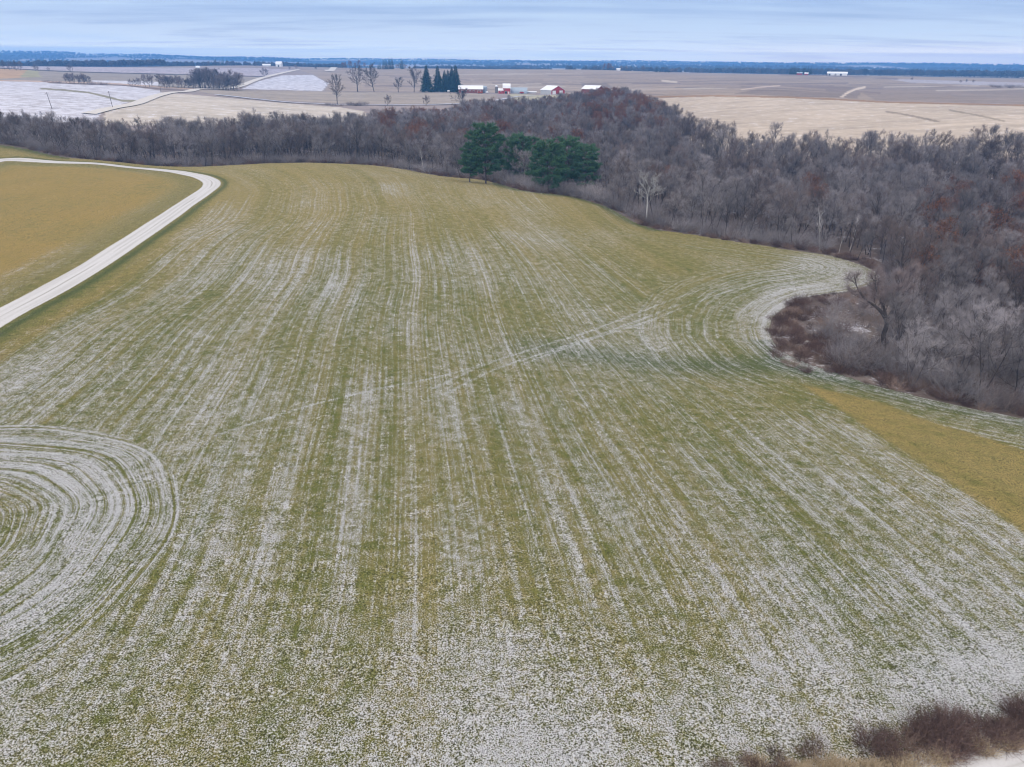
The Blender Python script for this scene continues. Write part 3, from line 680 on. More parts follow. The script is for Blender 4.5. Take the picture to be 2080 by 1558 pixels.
def spruce(seed, H=20, Rr=3.6, lite=False):
    rg = np.random.default_rng(seed); tr = MB(); VVs = []; Fs = []; n0 = 0
    tr.tube(np.array([(0, 0, -.4), (0, 0, H * .5), (0, 0, H)]), [.28, .18, .03], 6)
    lv = 16 if lite else 34; ring = 8 if lite else 11
    for i in range(lv):
        t = (i + .3) / lv; z = H * (.05 + .95 * t); rad = Rr * (1 - t) ** .85 * rg.uniform(.78, 1.12) + .25
        for j in range(ring):
            a = 6.283 * (j + rg.random()) / ring; r = rad * rg.uniform(.65, 1.15); dr = r * rg.uniform(.12, .38)
            e = np.array([math.cos(a), math.sin(a), 0]); sd = np.array([-e[1], e[0], 0])
            for q in range(4 if lite else 9):
                f = rg.uniform(.15, 1); c = np.array([0, 0, z]) + e * r * f + np.array([0, 0, .12 * r * f - dr * f * f * 1.6]); wd = r * .17 * (1.25 - f) + .12
                d = unit(e + sd * rg.normal(0, .7) + np.array([0, 0, rg.normal(-.25, .3)])); s2 = unit(np.cross(d, rg.normal(0, 1, 3))) * wd * .6
                ln = wd * rg.uniform(1.6, 3.0); VVs.append([c - s2, c + s2, c + d * ln]); Fs.append((n0, n0 + 1, n0 + 2)); n0 += 3
    cm = fast_mesh('crown', np.array(VVs).reshape(-1, 3), np.array(Fs), M['spruce'])
    return [('trunk', tr.mesh('trunk', M['bark'], True)), ('crown', cm)]
def shrub(seed, H=1.4, W_=1.0, canes=46, m='bramble', fine=7, r=.007, leaves=0):
    rg = np.random.default_rng(seed); b = MB()
    for i in range(canes):
        a = rg.uniform(0, 6.28); rr = W_ * .55 * math.sqrt(rg.random()); p = np.array([math.cos(a) * rr, math.sin(a) * rr, -.1]); q = np.array([math.cos(a) * .55 + rg.normal(0, .3), math.sin(a) * .55 + rg.normal(0, .3), 1.1])
        P = bend(rg, p, q, H * rg.uniform(.7, 1.25), 4, .18, -.06); b.tube(P, np.linspace(r * 1.6, r * .8, 5), 3)
        for f in range(fine):
            c, d = on(P, rg.uniform(.25, 1)); e = c + side_dir(rg, d, R(rg.uniform(20, 75)), rg.uniform(0, 6.28)) * rg.uniform(.15, .5) * H * .6
            b.tube(np.array([c, e]), [r * .9, r * .4], 3)
    return b.mesh('branches', M[m])

PROTO = {}
PROTO['bare'] = [Deciduous(11, 14.5, .21, .36).meshes(M['bark'], M['twig']),
                 Deciduous(12, 13.5, .19, .38, stems=2, nl=12).meshes(M['bark'], M['twig']),
                 Deciduous(13, 15.5, .22, .33, low=.42).meshes(M['bark'], M['twig']),
                 Deciduous(14, 12.5, .17, .42, nl=11, ang=(25, 52), up=.14).meshes(M['bark'], M['twig']),
                 Deciduous(15, 14.0, .20, .37, stems=2, lean=.12, nl=12).meshes(M['bark'], M['twig_brown']),
                 Deciduous(16, 13.0, .18, .40, lean=.22, nl=10).meshes(M['bark'], M['twig_brown'])]
PROTO['pale'] = [Deciduous(21, 9.5, .12, .44, stems=3, low=.16, nl=14, nf=8, ang=(25, 55), twig=.010).meshes(M['bark'], M['twig_pale']),
                 Deciduous(22, 12.0, .15, .40, stems=2, low=.22, nl=12, nf=8, twig=.010).meshes(M['bark'], M['twig_pale']),
                 Deciduous(23, 8.5, .11, .50, stems=3, low=.14, nl=15, nf=8, lean=.12, twig=.010).meshes(M['bark'], M['twig_pale'])]
PROTO['oak'] = [Deciduous(31, 14.0, .24, .40, nf=5, leaves=.85).meshes(M['bark'], M['twig_brown'], M['russet']),
                Deciduous(32, 13.0, .22, .44, nf=5, leaves=.60).meshes(M['bark'], M['twig_brown'], M['russet'])]
PROTO['birch'] = [Deciduous(41, 14.0, .12, .20, low=.5, nl=8, nb=5, nt=4, nf=3, up=.16, ang=(25, 50)).meshes(M['white_bark'], M['twig_pale']),
                  Deciduous(42, 13.0, .11, .22, low=.45, nl=7, nb=5, nt=4, nf=3, up=.16, lean=.18, ang=(25, 50)).meshes(M['white_bark'], M['twig_pale'])]
PROTO['sycamore'] = [Deciduous(43, 13.5, .26, .46, low=.45, nl=9, nb=6, nt=4, nf=2, up=.10, ang=(35, 70), twig=.034).meshes(M['white_bark'], M['white_bark'])]
PROTO['field'] = [Deciduous(51, 20, .55, .52, low=.22, nl=13, nb=8, nt=6, nf=5, twig=.042, ang=(38, 72), up=.03).meshes(M['bark'], M['bark']),
                  Deciduous(52, 19, .50, .54, low=.20, nl=13, nb=8, nt=6, nf=5, twig=.042, stems=2, ang=(38, 70), up=.03).meshes(M['bark'], M['bark'])]
PROTO['grove'] = [Deciduous(55, 14, .22, .46, twig=.026, low=.2, nl=13).meshes(M['bark'], M['grove_twig']), Deciduous(56, 14, .20, .48, stems=3, twig=.026, low=.15, nl=15).meshes(M['bark'], M['grove_twig'])]
PROTO['pine'] = [pine(61, 15, 5.6, .2), pine(62, 14, 6.2, .12), pine(63, 16, 5.2, .2)]
PROTO['spruce'] = [spruce(71, 20, 7.0), spruce(72, 20, 6.2)]; PROTO['spruce_far'] = [spruce(73, 17, 4.6, True)]
PROTO['bramble'] = [shrub(81, 1.4, 1.1, 90), shrub(82, 1.6, 1.3, 100), shrub(83, 1.15, 1.2, 90, 'rust_bramble')]
PROTO['grey_shrub'] = [shrub(84, 3.4, 2.2, 60, 'twig', 12, .010), shrub(85, 2.8, 2.4, 60, 'twig_brown', 12, .010), shrub(86, 3.8, 1.8, 50, 'twig_pale', 12, .010)]
PROTO['dead_grass'] = [shrub(87, .8, 1.0, 70, 'dead_grass', 2, .010)]

def plant(kind, name, p, sc, rz=None, i=None, tilt=None):
    """place one tree or shrub: an Empty at its foot with a copy of each part"""
    pr = PROTO[kind]; pr = pr[rng.integers(len(pr)) if i is None else i % len(pr)]
    rz = rng.uniform(0, 6.283) if rz is None else rz
    if not isinstance(pr, list):
        o = link(name, pr); o.location = (p[0], p[1], float(zt(p[0], p[1]))); o.rotation_euler = (0, 0, rz); o.scale = (sc,) * 3 if np.isscalar(sc) else sc
        return o
    e = empty(name, (p[0], p[1], float(zt(p[0], p[1]))), rz, sc)
    if tilt: e.rotation_euler = (tilt[0], tilt[1], rz)
    for nm, me in pr: link(nm, me, e)
    return e
def proj1(p, h=0.0):
    a, b, c = project(p[0], p[1], float(zt(p[0], p[1])) + h); return float(a), float(b), float(c)

# ------------------------------------------------------------------ the woods
gx, gy = np.meshgrid(np.arange(-420, 420, 5.7), np.arange(70, 720, 5.7)); gx = gx.ravel() + rng.uniform(-2.3, 2.3, gx.size); gy = gy.ravel() + rng.uniform(-2.3, 2.3, gy.size)
fd_, _ = seg_dist(EDGE[::2], gx, gy)
px_, py_, zc_ = project(gx, gy, zt(gx, gy) + 7)
ok = poly_in(WOODS, gx, gy) & (fd_ > 2.2) & (px_ > -260) & (px_ < 2400) & (zc_ > 20)
gx, gy, fd_ = gx[ok], gy[ok], fd_[ok]
gz = zt(gx, gy); px_, py_, zc_ = project(gx, gy, gz + 11)
_, pb_, _ = project(gx, gy, gz); gd0 = np.hypot(gx, gy)
# the clearing with brush and fallen logs around the leaning tree
clear = (px_ < 1850) & (px_ > 1540) & (pb_ > 585) & (pb_ < 800)
pines_px = [(985, 262, 364, 18.5, 0), (1064, 276, 374, 16.5, 1), (1114, 300, 390, 15.0, 1), (1152, 290, 386, 17.0, 0), (1188, 290, 392, 16.0, 2), (950, 284, 355, 12.5, 2)]
pine_pos = [W(a, c) if a > 990 else WD(a, 262) for a, b, c, h, i in pines_px]
keep = ~clear
SYC0 = WD(1338, 226); keep &= ~((np.hypot(gx - SYC0[0], gy - SYC0[1]) < 3.5))
for q, (a, b, c, h, i) in zip(pine_pos, pines_px): keep &= ~((np.abs(px_ - a) < 52) & (gd0 < np.hypot(*q) + 2.5) & (gd0 > np.hypot(*q) - 60) & (rng.random(len(px_)) < .95))
for q in pine_pos: keep &= np.hypot(gx - q[0], gy - q[1]) > 4.2
gx, gy, gz, fd_, px_, py_, zc_, pb_ = [a[keep] for a in (gx, gy, gz, fd_, px_, py_, zc_, pb_)]
gd = np.hypot(gx, gy); N = len(gx); kind = np.array(['bare'] * N, dtype=object)
near = gd < 150
r_ = rng.random(N)
kind[(r_ < .10)] = 'pale'; kind[near & (r_ < .62)] = 'pale'
kind[(px_ > 640) & (px_ < 980) & (py_ < 262) & (r_ < .6)] = 'pale'
kind[(px_ > 1480) & (px_ < 1720) & (pb_ > 400) & (r_ < .22)] = 'pale'
hillm = (px_ > 1180) & (px_ < 1345) & (py_ < 255); kind[hillm & (r_ < .42)] = 'oak'
kind[(px_ > 760) & (px_ < 1180) & (py_ < 285) & (r_ < .13) & (r_ > .0)] = 'oak'
kind[(px_ > 1880) & (py_ > 330) & (py_ < 560) & (r_ > .93)] = 'oak'
taken = set()
def nearest(px, py, k):
    d = np.hypot(px_ - px, (py_ - py) * 1.6)
    for t in taken: d[t] = 1e9
    j = int(np.argmin(d)); taken.add(j); kind[j] = k; return j
for a in ((1640, 372), (1660, 385), (1690, 395), (1905, 395), (1925, 410), (2035, 462), (2060, 490), (2015, 470), (1355, 345), (1325, 345), (885, 255), (780, 245), (795, 262), (1930, 440), (2070, 520), (1980, 455)): nearest(*a, 'oak')
for a in ((1705, 430), (1740, 425), (1855, 450), (1665, 430), (1112, 330), (1470, 275), (1560, 300), (1300, 330), (1420, 330), (360, 275), (850, 300), (1830, 480), (1945, 500), (500, 275), (200, 262)): nearest(*a, 'birch')
SYC = SYC0
HT = {'bare': 14.0, 'pale': 10.5, 'oak': 13.5, 'birch': 13.5, 'sycamore': 13.5}
sc_ = rng.uniform(.68, 1.16, N); sc_ *= np.where(fd_ < 7, rng.uniform(.62, 1.0, N), 1.0); sc_ *= np.where((px_ < 330), .82, 1.0)
sc_ *= np.where(near, .86, 1.0)
TOPL = np.array([(-300, 212), (0, 213), (60, 208), (150, 206), (250, 220), (300, 226), (400, 238), (440, 226), (490, 220), (560, 228), (640, 232), (720, 232), (800, 220), (900, 225), (950, 207), (1000, 199), (1080, 203), (1150, 193), (1200, 184), (1260, 178), (1305, 191), (1340, 206), (1400, 222), (1500, 236), (1600, 256), (1700, 262), (1900, 262), (1960, 252), (2080, 250), (2500, 250)])
hh_ = np.array([HT[k] for k in kind]); _, top_, _ = project(gx, gy, gz + hh_ * sc_); lim_ = np.interp(px_, TOPL[:, 0], TOPL[:, 1]) + rng.uniform(-5, 9, N); lim_ = np.where((np.abs(px_ - 1338) < 34) & (gd < 226), 388, lim_); _, bot_, _ = project(gx, gy, gz)
fit_ = np.clip((bot_ - lim_) / np.maximum(bot_ - top_, 1), 0, 1); sc_ = sc_ * fit_; good = fit_ > np.where(np.abs(px_ - 1338) < 34, .3, .5)
gx, gy, gz, fd_, px_, py_, zc_, pb_, gd, kind, sc_ = [a[good] for a in (gx, gy, gz, fd_, px_, py_, zc_, pb_, gd, kind, sc_)]; N = len(gx); near = gd < 150
size = np.array([HT[k] for k in kind]) * sc_ / zc_
inview = (px_ > -40) & (px_ < 2120) & (py_ < 1600)
def region(i):
    if gd[i] < 150: return 0
    if px_[i] < 960: return 1
    if py_[i] < 262 and px_[i] < 1360: return 2
    if fd_[i] < 30: return 3
    return 4
BARE_LAB = [('bare grey brown tree in the near copse beside the brushy thicket', 'bare brown trees of the near copse'),
            ('bare dark tree in the wood strip beyond the crest of the field', 'bare trees beyond the field crest'),
            ('bare brown tree on the wooded rise below the barns', 'bare trees on the rise below the barns'),
            ('bare trunked tree in the front rows of the wood right of the pines', 'bare trees in the front rows of the wood'),
            ('bare tree deep inside the big grey wood', 'bare trees deep in the wood')]
PALE_LAB = [('pale grey many stemmed tree in the near copse below the woods', 'pale trees of the near copse'),
            ('pale silvery bare tree in the wood strip beyond the field crest', 'pale trees beyond the field crest'),
            ('pale silvery bare tree on the wooded rise below the barns', 'pale trees on the rise below the barns'),
            ('pale twiggy tree in the front rows of the wood right of the pines', 'pale trees in the front rows of the wood'),
            ('pale twiggy tree deep inside the big grey wood', 'pale trees deep in the wood')]
OAK_LAB = [('russet leaved oak in the near copse', 'russet oaks of the near copse'), ('oak with clinging brown leaves in the wood strip beyond the field crest', 'brown leaved oaks beyond the field crest'),
           ('oak with clinging russet leaves on the wooded rise below the barns', 'russet oaks on the rise below the barns'), ('orange brown leaved oak near the front of the wood', 'russet oaks near the front of the wood'),
           ('oak with clinging orange brown leaves deep in the grey wood', 'russet oaks deep in the wood')]
BIRCH_LAB = [('slim white trunked birch in the near copse', 'white birches of the near copse'), ('slim white trunked birch in the wood strip beyond the field crest', 'white birches beyond the field crest'),
             ('slim white trunked birch on the wooded rise', 'white birches on the rise'), ('slim white trunked birch near the front of the wood', 'white birches near the front of the wood'),
             ('slim white trunked birch deep in the grey wood', 'white birches deep in the wood')]
LAB = {'bare': BARE_LAB, 'pale': PALE_LAB, 'oak': OAK_LAB, 'birch': BIRCH_LAB}
NAME = {'bare': 'bare_tree', 'pale': 'pale_tree', 'oak': 'oak_tree', 'birch': 'birch_tree', 'sycamore': 'sycamore_tree'}
order = np.argsort(-size * inview); LIM = {'bare': 245, 'pale': 200, 'oak': 90, 'birch': 60, 'sycamore': 5}; cnt = {k: 0 for k in LIM}; rest = []
for i in order:
    k = kind[i]
    if inview[i] and cnt[k] < LIM[k]:
        cnt[k] += 1; o = plant(k, NAME[k], (gx[i], gy[i]), sc_[i] if k != 'sycamore' else 1.05, tilt=(rng.normal(0, .05), rng.normal(0, .05)) if k != 'sycamore' else None)
        if k == 'sycamore': tag(o, 'white barked bare tree with crooked limbs in front of the grey wood', 'tree')
        else: tag(o, LAB[k][region(i)][0], 'tree', LAB[k][region(i)][1])
    else: rest.append(i)

tag(plant('sycamore', 'sycamore_tree', SYC, 1.08, rz=.4), 'white barked bare tree with crooked limbs in front of the grey wood', 'tree')
def scatter(name, P, variants, sc, label, cat, tiltmax=.06, parts=None, seed=3):
    """one mass of plants nobody could count: points of one object carrying whole plants"""
    P = np.asarray(P, float); n = len(P); rg = np.random.default_rng(seed)
    me = bpy.data.meshes.new(name); me.vertices.add(n); me.vertices.foreach_set('co', np.stack([P[:, 0], P[:, 1], zt(P[:, 0], P[:, 1])], -1).astype(np.float32).ravel())
    for nm, typ, key, val in (('variant', 'INT', 'value', rg.integers(0, len(variants), n).astype(np.int32)), ('turn', 'FLOAT_VECTOR', 'vector', np.stack([rg.normal(0, tiltmax, n), rg.normal(0, tiltmax, n), rg.uniform(0, 6.283, n)], -1).astype(np.float32).ravel()),
                              ('size', 'FLOAT', 'value', np.broadcast_to(np.asarray(sc, np.float32), (n,)).copy())):
        me.attributes.new(nm, typ, 'POINT').data.foreach_set(key, val)
    o = tag(link(name, me), label, cat, kind='stuff')
    ng = bpy.data.node_groups.new(name, 'GeometryNodeTree'); ng.interface.new_socket('Geometry', in_out='INPUT', socket_type='NodeSocketGeometry'); ng.interface.new_socket('Geometry', in_out='OUTPUT', socket_type='NodeSocketGeometry')
    gi, go = ng.nodes.new('NodeGroupInput'), ng.nodes.new('NodeGroupOutput'); join = ng.nodes.new('GeometryNodeJoinGeometry')
    def named(nm, typ): q = ng.nodes.new('GeometryNodeInputNamedAttribute'); q.data_type = typ; q.inputs['Name'].default_value = nm; return q.outputs['Attribute']
    for vi, objs in enumerate(variants):
        cmp = ng.nodes.new('FunctionNodeCompare'); cmp.data_type = 'INT'; cmp.operation = 'EQUAL'; ng.links.new(named('variant', 'INT'), cmp.inputs[2]); cmp.inputs[3].default_value = vi
        for ob in objs:
            oi = ng.nodes.new('GeometryNodeObjectInfo'); oi.transform_space = 'ORIGINAL'; oi.inputs['Object'].default_value = ob; oi.inputs['As Instance'].default_value = True
            ip = ng.nodes.new('GeometryNodeInstanceOnPoints'); e2r = ng.nodes.new('FunctionNodeEulerToRotation')
            ng.links.new(gi.outputs[0], ip.inputs['Points']); ng.links.new(cmp.outputs[0], ip.inputs['Selection']); ng.links.new(oi.outputs['Geometry'], ip.inputs['Instance'])
            ng.links.new(named('turn', 'FLOAT_VECTOR'), e2r.inputs[0]); ng.links.new(e2r.outputs[0], ip.inputs['Rotation']); ng.links.new(named('size', 'FLOAT'), ip.inputs['Scale'])
            ng.links.new(ip.outputs[0], join.inputs[0])
    ng.links.new(join.outputs[0], go.inputs[0]); md = o.modifiers.new('plants', 'NODES'); md.node_group = ng
    return o
def part_objects(stem):
    """each different shape of a kind already standing in the scene, as lists of its part objects"""
    seen = {}
    for o in COL.objects:
        if o.type == 'EMPTY' and o.name.split('.')[0] == stem:
            ch = [c for c in o.children]
            if ch and ch[0].data.name not in seen: seen[ch[0].data.name] = ch
    return list(seen.values())
bpy.context.view_layer.update()
rest = np.array(rest); rk = kind[rest]
m_ = np.isin(rk, ['bare', 'birch', 'sycamore']); scatter('woodland', np.stack([gx[rest[m_]], gy[rest[m_]]], -1), part_objects('bare_tree'), sc_[rest[m_]], 'grey brown mass of bare woodland behind the nearest trees', 'woodland')
m_ = rk == 'pale'
if m_.sum(): scatter('woodland', np.stack([gx[rest[m_]], gy[rest[m_]]], -1), part_objects('pale_tree'), sc_[rest[m_]], 'pale silvery twigs of the woodland mass behind the nearest trees', 'woodland')
m_ = rk == 'oak'
if m_.sum(): scatter('woodland', np.stack([gx[rest[m_]], gy[rest[m_]]], -1), part_objects('oak_tree'), sc_[rest[m_]], 'russet leaved part of the woodland mass behind the nearest trees', 'woodland')
print('WOODS', N, cnt, len(rest))

for (a, b, c, h, i), q, lab in zip(pines_px, pine_pos, ('tall round crowned green pine, second from the left in the pine clump', 'broad green pine in the middle of the pine clump at the wood edge', 'low branched green pine in front of the other pines, reaching to the field edge', 'green pine close behind the low branched pine at the wood edge',
                                                        'rightmost and smaller green pine at the wood edge', 'leftmost thin green pine with pale twigs beside it')):
    h0 = (15, 14, 16)[i]; tag(plant('pine', 'pine_tree', q, h / h0, i=i), lab, 'tree', 'green pines at the wood edge')

# brush along the foot of the wood
def strip_points(n, lo, hi, seed, sel):
    rg = np.random.default_rng(seed); P = []
    while len(P) < n:
        i = rg.integers(1, len(EDGE) - 1); t = unit(EDGE[i + 1] - EDGE[i - 1]); nr = np.array([-t[1], t[0]]); q = EDGE[i] + nr * 1.0
        if not poly_in(WOODS, np.array([q[0]]), np.array([q[1]]))[0]: nr = -nr
        p = EDGE[i] + nr * rg.uniform(lo, hi) + rg.normal(0, .6, 2); a, b, c = proj1(p)
        if c > 10 and -60 < a < 2200 and sel(a, b): P.append(p)
    return np.array(P)
first = []
for j, (px, py) in enumerate(((1590, 655), (1580, 680), (1610, 640))):
    o = plant('bramble', 'bramble_bush', W(px, py), 1.5, i=j); first.append(o)
    tag(o, ('dark red bramble bush at the rounded tip of the near thicket', 'dark red bramble bush just below the thicket tip by the field', 'rust brown bramble bush at the upper side of the thicket tip')[j], 'bush', 'bramble bushes at the thicket tip')
scatter('undergrowth', np.vstack([strip_points(480, .2, 6, 5, lambda a, b: a > 900), strip_points(150, .5, 11, 15, lambda a, b: a > 1650 and b > 690), strip_points(160, 0, 6, 6, lambda a, b: a < 900)]), [[o] for o in first], rng.uniform(.5, 1.2, 790), 'red brown brush and brambles along the foot of the woods', 'undergrowth')
rg = np.random.default_rng(17); TH = []
while len(TH) < 80:
    px, py = rg.uniform(1560, 1850), rg.uniform(610, 800)
    if (px < 1672 + 40 * rg.random() and 1 - ((px - 1790) / 235) ** 2 - ((py - 690) / 95) ** 2 > 0) or (px > 1650 and 690 < py < 720 + (px - 1600) * .33): TH.append(W(px, py))
scatter('undergrowth', TH, [[o] for o in first], rg.uniform(.6, 1.3, 80), 'dark red brown brambles filling the near thicket', 'undergrowth', seed=8)
for j, (px, py, s_) in enumerate(((1655, 640, .9), (1690, 660, 1.0), (1660, 690, .8), (1740, 640, 1.0), (1700, 625, .7), (1840, 745, .8), (1700, 720, .7), (1640, 615, .7), (1880, 770, .8), (1930, 792, .7), (1990, 806, .8), (2050, 826, .7), (1690, 640, .6), (1710, 668, .7), (1730, 662, .6), (1745, 690, .55), (1720, 700, .5), (1755, 665, .7), (1775, 640, .8), (1680, 682, .6), (1790, 672, .7), (1815, 690, .8), (1805, 735, .6), (1770, 745, .5), (1825, 768, .6), (1860, 760, .7))):
    tag(plant('grey_shrub', 'grey_shrub', W(px, py), s_ * 1.05), 'leafless grey shrub in and around the near thicket', 'shrub', 'leafless shrubs of the near thicket')

for j, (px, py, s_) in enumerate(((962, 362, 1.5), (1005, 371, 1.2), (1030, 378, 1.6), (1052, 382, 1.4), (1075, 388, 1.0), (1092, 391, 1.3), (1140, 397, 1.2), (1172, 402, 1.5), (1196, 408, 1.7), (1215, 413, 1.4), (1245, 426, 1.2))):
    tag(plant('grey_shrub', 'grey_shrub', W(px, py) + (.6, 1.6), s_), 'leafless grey brown shrub at the foot of the pine clump', 'shrub', 'leafless shrubs at the foot of the pines')

gsh = {}
for o in COL.objects:
    if o.name.split('.')[0] == 'grey_shrub' and o.data.name not in gsh: gsh[o.data.name] = o
bpy.context.view_layer.update()
rg = np.random.default_rng(29); UN = []
while len(UN) < 1500:
    p = np.array([rg.uniform(-330, 260), rg.uniform(85, 420)]); dd, _ = seg_dist(EDGE[::3], p[:1], p[1:])
    if 1.5 < dd[0] < 34 and rg.random() < 1.15 - dd[0] / 34 and poly_in(WOODS, p[:1], p[1:])[0]:
        a, b, c = proj1(p)
        if -80 < a < 2200 and c > 10 and not (1540 < a < 1680 and 600 < b < 790) and not (1680 < a < 1800 and b < 690): UN.append(p)
scatter('undergrowth', UN, [[o] for o in gsh.values()], rg.uniform(.45, 1.25, len(UN)), 'grey leafless understory brush between the front trees of the woods', 'undergrowth', seed=12)

# the leaning tree over the thicket
def leaning():
    d = Deciduous(91, 1.0, .01, .1, nl=4, nb=1, nt=1, nf=1); d.tr = MB(); d.cr = MB(); d.lb = MB(); d.nb, d.nt, d.nf = 7, 5, 5; d.twig = .012; rg = d.rg
    ax = np.array([1.0, .12, 0])
    def path(pts): return smooth_line(np.array([ax * x + np.array([0, yy, z]) for x, yy, z in pts]), .5)
    T = path([(0.2, 0, -.4), (0, 0, 1.2), (-.3, .2, 2.6), (-.2, .1, 4.2), (-.5, 0, 5.2)]); d.tr.tube(T, np.linspace(.40, .30, len(T)), 8)
    L1 = path([(-.5, 0, 5.2), (-1.8, -.3, 6.6), (-3.6, -.6, 7.9), (-5.0, -.7, 8.8), (-6.3, -.6, 10.3), (-7.0, -.3, 12.0)]); L2 = path([(-.5, 0, 5.2), (-1.2, .5, 7.2), (-2.4, 1.2, 9.4), (-3.0, 1.4, 11.6)]); L3 = path([(-.5, 0, 5.2), (.6, .6, 6.6), (1.6, .9, 8.2), (2.0, .6, 10.6), (1.8, .5, 12.6)]); L4 = path([(.6, .6, 6.6), (-.2, -.6, 8.8), (-.4, -1.0, 11.4)])
    L5 = path([(0.1, 0, 1.0), (1.0, -.4, 2.6), (1.6, -.5, 3.6)])
    for P, r in ((L1, .20), (L2, .17), (L3, .16), (L4, .10), (L5, .12)):
        d.lb.tube(P, np.linspace(r * 1.45, .05, len(P)), 6)
        if P is L5: continue
        for i in range(13):
            t = .12 + .88 * (i + rg.random()) / 13; p, dd = on(P, min(t, .99)); d.limb(p, side_dir(rg, dd, R(rg.uniform(30, 62)), rg.uniform(0, 6.28)), 2.1 * (1.2 - .5 * t) * rg.uniform(.7, 1.2), .045, .10)
    return [('trunk', d.tr.mesh('trunk', M['bark'], True)), ('crown', joined('crown', d.cr, d.lb, M['grove_twig'], M['bark']))]
PROTO['leaning'] = [leaning()]
tag(plant('leaning', 'leaning_tree', W(1792, 716), 1.12, rz=0.0), 'dark gnarled bare tree leaning left over the brushy thicket', 'tree')

def log(px, py, L, az, r, lab, lift=.25, tiltz=.05):
    b = MB(); p = W(px, py); P = np.array([(-L / 2, 0, 0), (-L / 6, .1, .05), (L / 6, -.08, .1), (L / 2, .05, .1)]); b.tube(P, [r, r * .9, r * .75, r * .5], 7)
    for x in (-.1, .25): b.tube(np.array([(x * L, 0, .05), (x * L + .5, .5, .55)]), [r * .4, r * .15], 4)
    o = b.obj('fallen_log', M['log'], None, True); o.location = (p[0], p[1], float(zt(*p)) + lift); o.rotation_euler = (0, tiltz, az); tag(o, lab, 'log', 'fallen logs in the thicket')
log(1708, 655, 3.4, -.9, .14, 'pale fallen log at the upper left of the thicket brush'); log(1770, 712, 5.0, .75, .13, 'pale broken log propped at the foot of the leaning tree', .9, -.35)
log(1765, 712, 3.2, -.9, .10, 'short pale log lying below the leaning tree'); log(1700, 712, 4.5, -.8, .10, 'thin pale log among the red brambles'); log(1945, 738, 6.5, .25, .13, 'long pale log lying inside the near copse', 1.2, -.1)
def rock(px, py, s, lab, seed):
    rg = np.random.default_rng(seed); b = MB(); n = 12; prof = [(0.01, -.3), (.8, -.25), (1.0, .1), (.85, .5), (.45, .75), (.01, .82)]; b.lathe(prof, n)
    v = b.V[0]; v *= 1 + .22 * np.sin(v[:, :1] * 3.1 + seed) * np.cos(v[:, 1:2] * 2.7 + seed) + rg.normal(0, .05, (len(v), 1)); o = b.obj('boulder', M['rock'], None, True); p = W(px, py)
    o.location = WXYZ(p); o.scale = (s * 1.2, s, s * .8); o.rotation_euler = (0, 0, rg.uniform(0, 6)); tag(o, lab, 'boulder', 'pale boulders at the thicket edge')
rock(1641, 699, .75, 'largest pale boulder at the lower edge of the thicket', 1); rock(1652, 716, .5, 'small pale boulder just below the largest one', 2); rock(1672, 727, .6, 'pale boulder nearest the field, lowest of three by the thicket', 3)

# brambles and dead grass by the near road
def clump(name, pts, n, variants, sc, label, cat, seed, kindm=None):
    pass
bush_px = []
rg = np.random.default_rng(23)
def near_bush(poly, n, lab, grp, kindn, name, s0, s1, cat):
    P = [W(a, b) for a, b in poly]; P = np.array(P); k = 0; lo, hi = P.min(0), P.max(0)
    while k < n:
        q = rg.uniform(lo, hi)
        if poly_in(P, np.array([q[0]]), np.array([q[1]]))[0]:
            tag(plant(kindn, name, q, rg.uniform(s0, s1)), lab, cat, grp); k += 1
near_bush([(1745, 1515), (1840, 1490), (1960, 1462), (2080, 1440), (2300, 1400), (2330, 1450), (2080, 1500), (1960, 1532), (1850, 1548), (1780, 1548)], 115, 'dark red brown bramble bush in the roadside hedge', 'bramble bushes of the roadside hedge', 'bramble', 'bramble_bush', .52, .90, 'bush')
near_bush([(1330, 1640), (1440, 1562), (1570, 1528), (1680, 1515), (1690, 1550), (1600, 1590), (1500, 1640)], 26, 'low brown bramble bush in the sparse strip left of the roadside hedge', 'low brambles left of the roadside hedge', 'bramble', 'bramble_bush', .38, .62, 'bush')
near_bush([(1700, 1560), (1800, 1552), (1900, 1540), (2080, 1502), (2090, 1512), (1900, 1555), (1780, 1590)], 70, 'tuft of dry straw coloured grass on the road verge', 'dry grass tufts on the road verge', 'dead_grass', 'grass_tuft', .5, .9, 'grass tuft')
near_bush([(1480, 1560), (1560, 1545), (1700, 1540), (1740, 1560), (1600, 1590)], 30, 'tuft of dry grass among the low brambles left of the hedge', 'dry grass tufts among the low brambles', 'dead_grass', 'grass_tuft', .5, .8, 'grass tuft')

